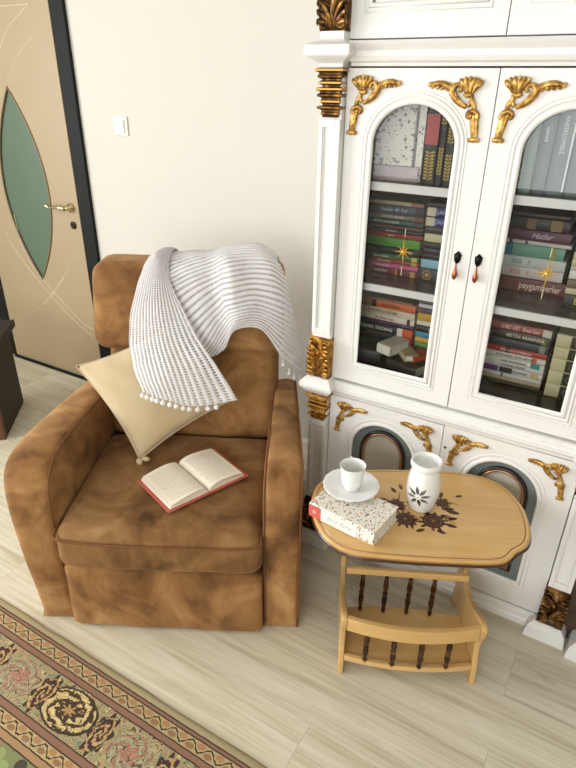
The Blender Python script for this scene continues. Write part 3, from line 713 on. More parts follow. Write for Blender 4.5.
def books():
    k = .00058
    A = [((186, 170, 136), 22*k, 'beige book', {'b': ((.8, 1, (150, 84, 76)),), 'w': .98}),
         ((70, 80, 92), 50*k, 'slate blue book', {'t': 'Vadide 40 Yol', 'sh': .3, 'tc': (190, 196, 202), 'b': ((.86, 1, (34, 30, 32)),)}),
         ((128, 116, 110), 28*k, 'mauve grey book', {'t': 'DAVETSİZ MİSAFİR', 'b': ((.86, 1, (120, 58, 46)),)}),
         ((52, 84, 88), 30*k, 'teal book', {'t': 'SESSİZ OLUR KIŞLAR', 'tx': -.1, 'b': ((.86, .96, (40, 50, 54)),)}),
         ((96, 58, 44), 22*k, 'brown book', {}),
         ((44, 56, 54), 20*k, 'dark teal book', {'t': 'SON MEKTUP', 'ts': .006}),
         ((148, 46, 44), 28*k, 'red book', {'t': 'agartu', 'tc': (226, 190, 180)}),
         ((84, 148, 50), 52*k, 'bright green book', {'t': 'YEŞİL YOL', 'tc': (52, 104, 34), 'tx': -.2, 'w': .985}),
         ((30, 28, 30), 42*k, 'black book', {'t': 'SU', 'tx': .35, 'ts': .012}),
         ((62, 110, 66), 28*k, 'green and black book', {'t': 'sakın peşinden', 'tx': -.12, 'b': ((0, .2, (28, 30, 30)), (.88, .97, (196, 176, 84)))}),
         ((150, 52, 40), 26*k, 'rust red book', {'t': 'sakın peşinden', 'tx': -.08, 'b': ((0, .2, (28, 30, 30)), (.88, .97, (190, 150, 70)))}),
         ((196, 96, 140), 26*k, 'pink book', {'t': 'sakın peşinden', 'tc': (240, 220, 226), 'tx': -.1, 'b': ((0, .2, (60, 40, 50)),)}),
         ((104, 34, 36), 38*k, 'dark red book', {'t': 'peşinden', 'tx': -.12, 'b': ((.62, .66, (190, 120, 60)), (.88, .96, (180, 140, 60)))})]
    pile(-.777, -.573, 1.80, 1.0905, A, 'left pile, middle shelf, left door', 'books piled behind the left glass door')
    k2 = .00055
    Bp = [((52, 48, 48), 28*k2, 'charcoal book', {}),
          ((44, 46, 96), 54*k2, 'navy book with cream square', {'t': 'ŞANS', 'ts': .018, 'tc': (150, 156, 210), 'b': ((0, .20, (206, 196, 168)),), 'tx': -.14}),
          ((52, 50, 108), 54*k2, 'royal blue book with cream square', {'t': 'ŞANS', 'ts': .018, 'tc': (150, 156, 210), 'b': ((0, .20, (200, 190, 164)),), 'tx': -.14}),
          ((54, 44, 44), 42*k2, 'dark brown book', {'t': 'BÜYÜK', 'ts': .008, 'tx': .15}),
          ((206, 198, 160), 48*k2, 'cream book', {}),
          ((44, 42, 42), 34*k2, 'black slim book', {'t': 'GECE', 'ts': .008, 'tx': .2}),
          ((58, 54, 54), 30*k2, 'dark grey book', {'t': 'GECE', 'ts': .008, 'tx': .2}),
          ((36, 34, 36), 36*k2, 'black book', {'t': 'KAR', 'ts': .008, 'tx': .2}),
          ((140, 188, 204), 52*k2, 'pale blue book', {}),
          ((52, 54, 58), 76*k2, 'thick grey book with round emblem', {'t': 'Nutuk', 'tx': .1, 'ts': .014})]
    pile(-.565, -.430, 1.80, 1.0905, Bp, 'right pile, middle shelf, left door', 'books piled behind the left glass door')
    bm = bmesh.new()
    # round emblem on the thick grey book belongs to that book
    nb = [o for o in bpy.data.objects if o.get('label', '').startswith('thick grey book with round')][0]
    pts = []; 
    for i in range(20): pts.append((-.043+.014*math.cos(2*PI*i/20), -.002, .019+.014*math.sin(2*PI*i/20)))
    tube(bm, pts, .002, 6, True, up=(0, 1, 0)); ell(bm, (-.043, -.002, .019), (.007, .001, .007)); obj('round_emblem', bm, bmat((186, 140, 84)), nb)
    C = [((60, 36, 32), 24*k, 'dark maroon book', {'w': .92}),
         ((34, 27, 22), 60*k, 'black book with gold panels', {'w': .94, 'b': ((.3, .45, (110, 84, 44)), (.7, .88, (128, 100, 54)))}),
         ((86, 40, 66), 56*k, 'plum book', {'t': 'Hatler', 'tc': (206, 180, 196), 'sh': .3, 'ts': .022, 'tx': .05}),
         ((214, 206, 200), 20*k, 'slim white book', {'w': 1.03, 'b': ((.05, .1, (40, 30, 30)), (.3, .34, (60, 40, 40)))}),
         ((104, 160, 136), 66*k, 'mint green book', {'w': .95, 'b': ((0, .13, (30, 110, 140)), (.76, .86, (150, 160, 80)))}),
         ((206, 208, 202), 56*k, 'white book with blue letters', {'t': 'IIIIII   II', 'tc': (110, 150, 160), 'tx': -.2, 'ts': .02}),
         ((212, 202, 196), 56*k, 'white book with pink letters', {'t': 'IIIIII   II', 'tc': (206, 120, 116), 'tx': -.2, 'ts': .02}),
         ((98, 34, 30), 78*k, 'dark red peygamberler book', {'t': 'peygamberler', 'tc': (232, 206, 186), 'ts': .030, 'tx': .12, 'w': 1.09})]
    pile(-.326, -.150, 1.845, 1.0905, C, 'left pile, middle shelf, right door', 'books piled behind the right glass door')
    Dp = [((104, 34, 32), 26*k, 'deep red book', {}), ((72, 60, 52), 26*k, 'dark grey book', {}), ((60, 160, 160), 36*k, 'turquoise book', {}), ((34, 34, 40), 22*k, 'black book', {}),
          ((206, 196, 160), 30*k, 'cream book', {}), ((214, 204, 150), 34*k, 'pale yellow book', {'b': ((.3, .6, (206, 176, 60)),)}), ((196, 188, 172), 26*k, 'ivory book', {}),
          ((228, 226, 222), 44*k, 'white book', {}), ((122, 102, 84), 44*k, 'taupe book', {}), ((208, 202, 160), 32*k, 'straw coloured book', {}),
          ((36, 34, 30), 66*k, 'black book with yellow lettering', {'t': 'BORGES', 'tc': (214, 190, 60), 'ts': .026})]
    pile(-.130, .020, 1.775, 1.0905, Dp, 'right pile, middle shelf, right door', 'books piled behind the right glass door')
    k3 = .00054
    A2 = [((120, 92, 70), 16*k3, 'brown slim book', {'w': .95}),
          ((206, 96, 48), 52*k3, 'orange and tan book', {'t': 'OLASILIK', 'tc': (90, 40, 24), 'tx': .1, 'b': ((0, .24, (140, 104, 84)), (.26, .34, (30, 28, 28)))}),
          ((212, 200, 176), 44*k3, 'cream book', {'t': 'FRANSIZCA ADAM', 'tc': (110, 100, 84), 'tx': -.05}),
          ((220, 210, 196), 42*k3, 'white book with pink title', {'t': 'Bir Masal Aşk', 'tc': (196, 90, 96), 'b': ((.88, .93, (40, 36, 36)),)}),
          ((90, 58, 96), 20*k3, 'slim purple book', {}),
          ((34, 36, 42), 60*k3, 'black and orange book', {'t': 'DORIAN THOMAS', 'tc': (226, 226, 222), 'tx': -.15, 'b': ((.74, .83, (220, 214, 204)), (.83, 1, (206, 84, 44)))}),
          ((28, 30, 34), 56*k3, 'black book', {'b': ((.78, 1, (180, 44, 50)),)}),
          ((30, 42, 48), 60*k3, 'blackish blue book', {'b': ((.1, .25, (44, 78, 92)),)}),
          ((26, 26, 30), 40*k3, 'jet black book', {})]
    pile(-.777, -.565, 1.80, .7985, A2, 'left pile, bottom shelf, left door', 'books piled behind the left glass door')
    B2 = [((64, 66, 60), 26*k3, 'dark olive book', {}), ((206, 200, 206), 28*k3, 'lilac white book', {}), ((84, 56, 62), 32*k3, 'plum brown book', {'b': ((.1, .25, (60, 40, 90)),)}),
          ((200, 156, 50), 50*k3, 'mustard yellow book', {}), ((220, 216, 202), 32*k3, 'white book', {}), ((34, 34, 36), 42*k3, 'black book', {'t': 'TUNE', 'ts': .018}),
          ((50, 138, 166), 40*k3, 'sky blue book', {}), ((218, 162, 60), 34*k3, 'yellow orange book', {}), ((92, 148, 80), 30*k3, 'leaf green book', {}), ((40, 34, 34), 56*k3, 'dark brown book', {}), ((30, 28, 30), 56*k3, 'jet black thick book', {})]
    pile(-.556, -.425, 1.80, .7985, B2, 'right pile, bottom shelf, left door', 'books piled behind the left glass door')
    # loose books in front of those piles
    g = 'loose books lying on the bottom shelf of the left door'
    book(-.700, 1.700, .7985, .11, .05, .085, (28, 30, 36), 'black book lying flat at the front left corner, bottom shelf, left door', g, .2)
    book(-.560, 1.690, .7985, .12, .036, .095, (46, 38, 34), 'dark brown book under the red and cream ones, bottom shelf, left door', g, -.35)
    book(-.500, 1.742, .8352, .075, .018, .055, (186, 70, 40), 'small orange red book leaning by the cream one, bottom shelf, left door', g, .9)
    book(-.585, 1.742, .8365, .10, .020, .05, (196, 180, 140), 'cream book with pages facing out under the white one, bottom shelf, left door', g, -.9)
    book(-.625, 1.692, .8500, .056, .034, .105, (214, 210, 200), 'thick white book on top of the loose books, bottom shelf, left door', g, -.32)
    E_ = [((146, 36, 40), 46*k, 'red book', {'t': 'AHMET ÜMİT   Elveda Güzel', 'tc': (226, 200, 190), 'b': ((.86, 1, (200, 196, 176)),), 'ts': .017}),
          ((66, 58, 54), 48*k, 'brownish grey book', {'t': 'METİN ARASINDA', 'ts': .014, 'tx': .1, 'b': ((.86, .95, (110, 104, 60)),)}),
          ((48, 56, 64), 48*k, 'slate book', {'b': ((.86, .95, (120, 130, 120)),)}),
          ((168, 46, 40), 32*k, 'scarlet book', {'t': 'BİR HALK DÜŞMANI', 'ts': .010, 'b': ((.33, .4, (60, 34, 34)),)}),
          ((214, 208, 198), 30*k, 'white book with red corner', {'t': 'KAYIP ZAMAN   GÜZEL BİR YAZ', 'tc': (50, 50, 50), 'ts': .009, 'b': ((.78, .86, (206, 90, 80)),)}),
          ((216, 212, 204), 30*k, 'white book with green patch', {'t': 'KAR VE RÜZGAR', 'tc': (40, 40, 40), 'ts': .010, 'b': ((.78, .93, (40, 140, 120)),)}),
          ((208, 204, 196), 28*k, 'white book with black print', {'t': 'GÜNLER GEÇER', 'tc': (40, 40, 40), 'ts': .010}),
          ((210, 206, 200), 34*k, 'white book with purple block', {'t': 'KIRLANGIÇ', 'tc': (40, 40, 40), 'ts': .010, 'tx': .12, 'b': ((0, .26, (110, 50, 120)), (.28, .5, (28, 28, 30)), (.8, .94, (200, 176, 120)))}),
          ((204, 200, 196), 24*k, 'pale grey book', {'b': ((.33, .36, (50, 40, 40)),)}), ((176, 156, 120), 22*k, 'tan book', {}),
          ((64, 52, 42), 24*k, 'dark brown book', {})]
    pile(-.318, -.138, 1.790, .7985, E_, 'left pile, bottom shelf, right door', 'books piled behind the right glass door')
    for i, T in enumerate((.044, .044, .040, .036, .040)):
        t = book(-.055, 1.782, .7985+i*.0005+sum((.044, .044, .040, .036, .040)[:i]), .135, T, .16, (204, 196, 152),
             'cream encyclopedia with black spine label, %s of the stack, bottom shelf, right door' % ('bottom', 'second from bottom', 'middle', 'second from top', 'top')[i], 'cream encyclopedia volumes', 0, bands=((.30, .60, (44, 40, 36)),))
        bm = bmesh.new(); tube(bm, [(-.006+.010*math.cos(2*PI*q/14), -.0018, T/2+.010*math.sin(2*PI*q/14)) for q in range(14)], .0012, 5, True, up=(0, 1, 0)); obj('spine_ring', bm, bmat((150, 134, 90)), t)
    # upper shelf
    fl = mat('floral_cover', (214, 208, 196), .6); t = NT(fl); c = t.coord()
    v = t.n('ShaderNodeTexVoronoi', {'Vector': c, 'Scale': 55.0}, feature='F1')
    v2 = t.n('ShaderNodeTexVoronoi', {'Vector': t.mapv(c, loc=(.3, .2, .1)), 'Scale': 90.0}, feature='F1')
    w = t.noise(c, 110, 3); a = t.math('LESS_THAN', t.math('ADD', v.outputs['Distance'], t.math('MULTIPLY', w, .35)), .48)
    ring = t.math('GREATER_THAN', t.math('SINE', t.math('MULTIPLY', v.outputs['Distance'], 26)), -.3)
    b = t.math('LESS_THAN', t.math('ADD', v2.outputs['Distance'], t.math('MULTIPLY', w, .3)), .34)
    cc = t.mix(t.math('MULTIPLY', a, t.math('GREATER_THAN', t.noise(c, 210, 2), .47)), (214, 208, 196), (58, 60, 56)); cc = t.mix(b, cc, (92, 92, 84)); t.col(cc)
    zb = 1.3975
    al = book(-.675, 1.715, zb, .19, .042, .14, (176, 158, 158), 'greyish pink album lying flat under the floral box, top shelf, left door', 'things on the top shelf')
    t = thing('storage_box', 'white box printed with grey flowers standing on the pink album, left door', 'box', (-.668, 1.722, zb+.0425))
    obj('box_body', B(-.085, .065, 0, .12, 0, .20), fl, t, bevel=.003)
    obj('box_lid', B(-.088, .068, -.003, .123, .20, .225), fl, t, bevel=.003)
    t = thing('storage_box', 'narrow grey flowered box standing beside the black gilded books, left door', 'box', (-.5865, 1.73, zb))
    obj('box_body', B(-.0105, .0105, 0, .12, 0, .24), fl, t, bevel=.002)
    bk = (30, 26, 22); gd = (176, 150, 84); rd = (176, 74, 74)
    xs = -.573
    for i, (T, H, bands, nm) in enumerate(((.040, .262, ((.04, .26, gd), (.26, .30, bk), (.30, .60, rd), (.60, .64, bk), (.66, .96, gd)), 'thick black gilded book with a red band, rightmost but two'),
                                           (.020, .262, ((.1, .4, (120, 100, 60)), (.62, .9, (120, 100, 60))), 'slim black gilded book standing beside the red banded one'),
                                           (.026, .245, ((.1, .55, gd), (.66, .95, (200, 176, 110))), 'black book with a pale gilt spine beside the slim black one'),
                                           (.030, .25, ((.1, .4, gd), (.55, .8, gd)), 'black gilded book standing last at the right'))):
        t = book(xs, 1.725, zb+H/2, H, T, .14, bk, nm+', top shelf, left door', 'gilded volumes on the top shelf', upright=True)
        # on an upright book local x runs downwards
        for (a_, b_, col) in bands:
            m_ = mat('gilt_tooling', (176, 150, 84), .4, .3)
            if col in (gd, (120, 100, 60), (200, 176, 110)):
                bm = bmesh.new(); n = max(2, int((b_-a_)*H/.008)); rnd = random.Random(i*7+int(a_*50))
                for q in range(n):
                    x = -H/2+a_*H+(q+.5)*(b_-a_)*H/n
                    for s in (-1, 1): ell(bm, (x, -.0008, T/2+s*T*.2), (.0036, .0012, T*.16), nu=6, nv=4)
                    ell(bm, (x+.003, -.0008, T/2), (.0018, .0012, T*.12), nu=6, nv=4)
                obj('gilt_tooling', bm, m_, t)
            else: obj('spine_label', B(-H/2+a_*H, -H/2+b_*H, -.0012, .003, T*.04, T*.96), bmat(col), t)
        xs += T+.0006
    xs = -.300
    for i, (T, rgb, H, tx_, tc) in enumerate(((.030, (120, 146, 124), .262, '', 0), (.036, (92, 104, 98), .27, 'HAYAT', (236, 238, 226)), (.046, (96, 110, 106), .272, 'ANSİKLOPEDİ', (206, 214, 210)),
                                            (.046, (92, 106, 102), .272, 'BÜYÜK ANSİKLOPEDİ', (236, 242, 240)), (.046, (110, 120, 118), .272, 'ANSİKLOPEDİ', (196, 204, 202)), (.046, (112, 122, 120), .270, 'ANSİKLOPEDİ', (196, 204, 202)))):
        t = book(xs, 1.725, zb+H/2, H, T, .15, rgb, ('pale green book standing leftmost', 'narrow grey book with small round seal, second from left', 'grey volume third from left', 'grey volume fourth from left', 'grey volume fifth from left', 'grey volume rightmost')[i]+', top shelf, right door', 'grey volumes on the top shelf', upright=True)
        if tx_: text_mesh(tx_, T*.30, bmat(tc), t, (-.01, -.0022, T*.45), (PI/2, 0, 0), name='spine_lettering', width=H*.8)
        if i in (2, 3, 4, 5): obj('silver_spine_line', B(-H/2+.01, H/2-.01, -.0008, .002, T*.86, T*.95), bmat((226, 234, 232)), t)
        xs += T+.001
books()
# ------------------------------------------------------------------ armchair
PIL = m_pillow()
def armchair():
    K = thing('armchair', 'brown suede recliner armchair with rounded arms facing the camera', 'armchair', CH.P, CH.a)
    Z = Vector((0, 0, 1))
    # base and footrest
    obj('base_frame', B(-.318, .318, .10, .84, .02, .27), SUEDE, K, bevel=.01)
    bm = softbox(.640, .11, .268, .022, 16, (0, .010, 0), .004, 7, 3); shift(bm, (0, .048, .137)); obj('footrest_panel', bm, SUEDE, K, True)
    # seat cushion
    def sf(q):
        q = q.copy(); q.y += .272; q.z += .352
        t = max(0, min(1, (q.y-.05)/.45)); q.z += .0*t
        return q
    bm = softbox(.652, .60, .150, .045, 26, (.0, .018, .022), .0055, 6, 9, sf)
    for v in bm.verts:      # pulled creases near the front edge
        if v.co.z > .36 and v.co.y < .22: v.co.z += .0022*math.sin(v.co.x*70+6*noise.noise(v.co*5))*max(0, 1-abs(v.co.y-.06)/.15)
    S = obj('seat_cushion', bm, SHADED_SUEDE, K, True)
    bm = bmesh.new(); tube(bm, cr([(-.325, .16, .414), (-.322, .02, .410), (-.300, -.031, .404), (-.15, -.043, .403), (0, -.045, .403), (.15, -.043, .403), (.302, -.031, .404), (.322, .02, .410), (.325, .16, .414)], 6), .0035, 6); obj('piping', bm, PIPING, S, True)
    # lower back
    def bf(q): q = q.copy(); q.y += .680+q.z*.30; q.z += .610; q.x *= 1.0-.06*max(0, -q.z+.61-.0)*0; return q
    bm = softbox(.645, .15, .40, .05, 22, (0, .022, .01), .006, 5, 21, bf); obj('back_cushion', bm, SUEDE, K, True)
    def hf(q): q = q.copy(); q.y += .742+q.z*.28; q.z += .902; q.x -= .010; return q
    bm = softbox(.705, .170, .305, .042, 22, (.006, .020, .006), .005, 5, 33, hf); obj('headrest', bm, SUEDE, K, True)
    bm = softbox(.64, .13, .80, .04, 12, (0, .01, .01)); 
    for v in bm.verts: v.co.y += .865+v.co.z*.10; v.co.z += .60
    obj('back_shell', bm, SUEDE, K, True)
    # arms: rounded side profile, drawn in at the back
    ctrl = [(.030, .002), (.022, .15), (.016, .32), (.018, .47), (.040, .565), (.090, .612), (.18, .628), (.34, .622), (.52, .606), (.68, .588), (.79, .56), (.845, .50), (.86, .40), (.86, .002)]
    Q = []
    P2 = cr([(0, v, z) for v, z in ctrl[:13]], 6)+[Vector((0, .86, .002))]
    for s in (-1, 1):
        n = len(P2); m_ = 12; W = .118; bm = bmesh.new(); rows = []
        cen = Vector((0, .45, .30))
        for j in range(m_+1):
            t = j/m_; uu = t-.5
            e = 1-(abs(2*uu))**6                      # rounded edges across the arm
            ins = .022*(1-e**.5 if e > 0 else 1)
            row = []
            for i, p in enumerate(P2):
                a = P2[i-1] if i else p+(p-P2[1]); b = P2[i+1] if i+1 < n else p
                d = (b-a).normalized(); nrm = Vector((0, -d.z, d.y)) if i < n-1 else Vector((0, 1, 0))
                puff = .006*(1-(2*uu)**2)
                q = p + nrm*(puff-ins) if p.z > .02 else p+Vector((0, nrm.y*0, 0))
                x = (.323+W*t) if s > 0 else -(.323+W*t)
                taper = .055*max(0, (q.y-.10)/.75)*max(0, min(1, (q.z-.10)/.5))
                flare = .040*max(0, min(1, q.z/.6))*(1 if s < 0 else .1)
                x += -s*taper*(t*.75+.25) + s*flare*(t)
                q = Vector((x, q.y, q.z)); q += Vector((s*.0, 0, 0))
                nn = noise.noise(Vector((q.y*6, q.z*6, s*5+t*2)))*.004; q += Vector((0, nrm.y, nrm.z))*nn
                row.append(bm.verts.new(q))
            rows.append(row)
        for a, b in zip(rows, rows[1:]):
            for i in range(n-1): bm.faces.new((a[i], a[i+1], b[i+1], b[i]))
            bm.faces.new((a[n-1], a[0], b[0], b[n-1]))
        for row in (rows[0], rows[-1]):      # side faces, filled as a fan of strips towards the bottom line
            c = [bm.verts.new((r.co.x, .45, max(.006, r.co.z*.5+.0))) for r in [row[0]]][0]
            c.co.z = .25; c.co.x = row[len(row)//2].co.x + (s*.006 if row is rows[-1] else -s*.004)
            for i in range(n): bm.faces.new((row[i], row[(i+1) % n], c))
        A = obj('arm', bm, SUEDE, K, True)
        for e_, row in ((0, 1), (1, m_-1)):
            pass
        for t_ in ((.04, .96) if s > 0 else (.04,)):
            pts = []
            for i, p in enumerate(P2[:-1]):
                a = P2[i-1] if i else p; b = P2[i+1]; d = (b-a).normalized(); nrm = Vector((0, -d.z, d.y))
                q = p+nrm*(-.003); x = s*(.323+W*t_); x += -s*.055*max(0, (q.y-.10)/.75)*max(0, min(1, (q.z-.10)/.5))*(t_*.75+.25)+s*.040*max(0, min(1, q.z/.6))*(1 if s < 0 else .1)*t_
                pts.append(Vector((x, q.y, q.z)))
            bm = bmesh.new(); tube(bm, pts, .0028, 6); obj('piping', bm, PIPING, A, True)
    for x in (-.28, .28):
        for y in (.16, .76): obj('foot', B(x-.02, x+.02, y-.02, y+.02, 0, .02), BLACK, K)
    return K
armchair()

def pillow():
    L, Bc, R, T = Vector((-.368, .455, .758)), Vector((-.137, .325, .462)), Vector((.180, .52, .615)), Vector((-.064, .60, .860))
    n = 30; bm = bmesh.new(); nrm = (R-L).cross(T-Bc).normalized()
    if nrm.y > 0: nrm = -nrm
    grids = []
    for side, amp in ((1, .070), (-1, .030)):
        g = []
        for i in range(n+1):
            r = []
            for j in range(n+1):
                a, b = i/n, j/n
                # edges bow inward, corners stay sharp
                ca, cb = a-.5, b-.5
                k = .055; aa = .5+ca*(1-k*(1-(2*cb)**2)*(1 if True else 0)*1.6); bb = .5+cb*(1-k*(1-(2*ca)**2)*1.6)
                p = L*(1-aa)*(bb)+Bc*(1-aa)*(1-bb)+R*aa*(1-bb)+T*aa*bb
                h = ((1-(2*ca)**2)*(1-(2*cb)**2))**.5 if abs(ca) < .5 and abs(cb) < .5 else 0
                p = p+nrm*(side*amp*h)
                if h > 0: p += nrm*side*.006*h*noise.noise(p*9)+nrm*side*.004*min(1, h*3)*(1-h)*math.sin(24*a+9*b)
                r.append(bm.verts.new(p))
            g.append(r)
        grids.append(g)
    for g in grids:
        for i in range(n):
            for j in range(n): bm.faces.new((g[i][j], g[i+1][j], g[i+1][j+1], g[i][j+1]))
    bmesh.ops.remove_doubles(bm, verts=bm.verts, dist=1e-5)
    t = thing('throw_pillow', 'plain beige velvet cushion leaning diagonally against the armchair back under the throw', 'cushion', CH.P, CH.a)
    c = obj('pillow_cover', bm, PIL, t, True)
    bm = bmesh.new(); pts = []
    for seg in range(4):
        for q in range(n):
            i, j = ((q, 0), (n, q), (n-q, n), (0, n-q))[seg]
            ca, cb = i/n-.5, j/n-.5; k = .055
            aa = .5+ca*(1-k*(1-(2*cb)**2)*1.6); bb = .5+cb*(1-k*(1-(2*ca)**2)*1.6)
            pts.append(L*(1-aa)*bb+Bc*(1-aa)*(1-bb)+R*aa*(1-bb)+T*aa*bb)
    tube(bm, pts, .0028, 6, True); obj('edge_seam', bm, PIL, t, True)
    bm = bmesh.new(); dn = (Bc-T).normalized()
    ell(bm, Bc+dn*.006, (.012, .008, .014)); ell(bm, Bc+Vector((.022, 0, .004)), (.015, .008, .009)); obj('gathered_corner', bm, PIL, t, True)
pillow()

# ------------------------------------------------------------------ knitted throw
def knit_material():
    m = mat('white_knit', (240, 238, 240), .95); t = NT(m); uv = t.n('ShaderNodeUVMap').outputs[0]
    sep = t.n('ShaderNodeSeparateXYZ', {'Vector': uv}); U, V = sep.outputs[0], sep.outputs[1]
    nz = t.noise(uv, 3.5, 3)
    cu = t.math('FRACT', U); groove = t.math('GREATER_THAN', t.math('ABSOLUTE', t.math('SUBTRACT', cu, .5)), .30)
    st = t.math('SINE', t.math('ADD', t.math('MULTIPLY', V, 2*PI*2.6), t.math('MULTIPLY', nz, 6)))
    hole = t.math('MULTIPLY', groove, t.math('GREATER_THAN', t.math('ADD', st, t.math('MULTIPLY', nz, 1.2)), .45))
    t.col(t.mix(nz, (236, 233, 236), (250, 249, 250)))
    t.b.inputs['Sheen Weight'].default_value = .4
    t.bump(t.math('ADD', t.math('MULTIPLY', st, .3), t.noise(uv, 30, 2)), .6, .003)
    o = t.t.nodes['Material Output']; tr = t.n('ShaderNodeBsdfTransparent'); mx = t.n('ShaderNodeMixShader', {0: t.math('MULTIPLY', hole, .8)})
    t.t.links.new(t.b.outputs[0], mx.inputs[1]); t.t.links.new(tr.outputs[0], mx.inputs[2]); t.t.links.new(mx.outputs[0], o.inputs[0])
    return m
def sheet(bm, uvl, net, nu, nv, ribs, along, axis, amp=.0028, wob=.004, skew=0):
    # net: rows of 3-D control points; smooth surface with ridged knitting
    rows = [cr(r, nu) for r in net]; cols = list(zip(*rows)); C2 = [cr(c, nv) for c in cols]
    W, H = len(C2), len(C2[0]); vs = [[None]*H for _ in range(W)]; uvs = {}
    for i in range(W):
        for j in range(H):
            p = C2[i][j]; a = C2[min(i+1, W-1)][j]-C2[max(i-1, 0)][j]; b = C2[i][min(j+1, H-1)]-C2[i][max(j-1, 0)][:] if False else C2[i][min(j+1, H-1)]-C2[i][max(j-1, 0)]
            n = a.cross(b); n = n.normalized() if n.length > 1e-9 else Vector((0, -1, 0))
            if n.y > 0 and abs(n.z) < .9: n = -n
            s, t = i/(W-1), j/(H-1); r = (s if axis == 0 else t)*ribs + skew*(t if axis == 0 else min(s, .42)+.12*max(0, s-.42)); al = (t if axis == 0 else s)*along
            q = p + n*(amp*math.cos(2*PI*(r-.5))+wob*noise.noise(p*14))
            v = bm.verts.new(q); vs[i][j] = v; uvs[v] = (r, al)
    for i in range(W-1):
        for j in range(H-1):
            f = bm.faces.new((vs[i][j], vs[i+1][j], vs[i+1][j+1], vs[i][j+1]))
            for lp in f.loops: lp[uvl].uv = uvs[lp.vert]
    return vs
def throw():
    K = thing('knitted_throw', 'white knitted throw with tassels draped over the armchair headrest and cushion', 'throw', CH.P, CH.a)
    km = knit_material()
    def pt(a): return CH.onv(*a)
    back = [[(165, 256, .74), (190, 254, .74), (210, 254, .74), (224, 250, .74), (245, 248, .74), (264, 250, .74), (277, 259, .76)],
            [(163, 274, .655), (188, 268, .650), (211, 266, .655), (227, 262, .625), (248, 260, .650), (269, 262, .655), (283, 272, .70)],
            [(168, 292, .620), (192, 287, .612), (213, 285, .622), (230, 283, .575), (252, 280, .612), (275, 284, .63), (289, 294, .70)],
            [(182, 320, .595), (203, 314, .585), (219, 310, .595), (233, 306, .545), (256, 303, .585), (281, 312, .62), (295, 320, .705)],
            [(200, 346, .560), (213, 338, .555), (224, 329, .570), (236, 320, .528), (260, 318, .565), (284, 334, .61), (299, 346, .70)],
            [(209, 357, .545), (217, 355, .545), (226, 347, .550), (235, 331, .542), (261, 330, .560), (282, 358, .60), (302, 376, .69)]]
    net = [[pt(a) for a in r] for r in back]
    top = net[0]; behind = [Vector((p.x, .90, p.z-.045)) for p in top]; behind2 = [Vector((p.x, .97, p.z-.16)) for p in top]
    crest = [Vector((p.x, .80, p.z-.001)) for p in top]
    bm = bmesh.new(); uvl = bm.loops.layers.uv.new('UVMap')
    vs = sheet(bm, uvl, [behind2, behind, crest]+net, 16, 17, 34, 50, 1, .0020, .005, skew=9)
    o1 = obj('knit_cloth', bm, km, K, True)
    flap = [[(146, 263, .72), (155, 257, .71), (163, 255, .71), (170, 256, .71)],
            [(138, 284, .63), (150, 279, .615), (160, 277, .61), (170, 281, .62)],
            [(131, 312, .585), (146, 309, .565), (163, 308, .56), (183, 310, .575)],
            [(129, 342, .505), (148, 342, .485), (170, 340, .49), (197, 337, .525)],
            [(133, 368, .425), (155, 371, .39), (183, 372, .395), (217, 366, .45)],
            [(143, 392, .345), (166, 400, .325), (196, 406, .345), (238, 400, .415)]]
    net = [[pt(a) for a in r] for r in flap]
    top = net[0]; crest = [Vector((p.x, .80, p.z+.004)) for p in top]; behind = [Vector((p.x, .91, p.z-.05)) for p in top]
    bm = bmesh.new(); uvl = bm.loops.layers.uv.new('UVMap')
    vs2 = sheet(bm, uvl, [behind, crest]+net, 30, 16, 16, 34, 0, .0026, .006, skew=1.0)
    o2 = obj('folded_knit_flap', bm, km, K, True)
    # rolled selvedge along the fold and pompoms on the hem
    pm = mat('pompom_yarn', (242, 240, 240), .95)
    hem = [v for v in [pt(a) for a in flap[-1]]]; H = cr(hem, 20)
    tas = [H[int(q*(len(H)-1)/13)] for q in range(0, 12)]
    rnd = random.Random(4)
    for p in tas:
        bm = bmesh.new(); c = p+Vector((rnd.uniform(-.002, .002), -.004, -.012)); tube(bm, [p+Vector((0, -.002, .004)), c], .0018, 5)
        bmesh.ops.create_icosphere(bm, subdivisions=3, radius=.0085, matrix=Matrix.Translation(c))
        for v in bm.verts:
            d = v.co-c
            if d.length > .005: v.co += d.normalized()*.0018*noise.noise(v.co*260)
        obj('pompom', bm, pm, K, True)
    edge = [net_ for net_ in [pt(a) for a in ((283, 361, .60), (289, 370, .62), (294, 374, .65), (300, 377, .68))]]
    for p in edge:
        bm = bmesh.new(); c = p+Vector((0, -.004, -.014)); tube(bm, [p+Vector((0, 0, .006)), c], .0022, 5)
        bmesh.ops.create_icosphere(bm, subdivisions=2, radius=.006, matrix=Matrix.Translation(c)); obj('pompom', bm, pm, K, True)
throw()

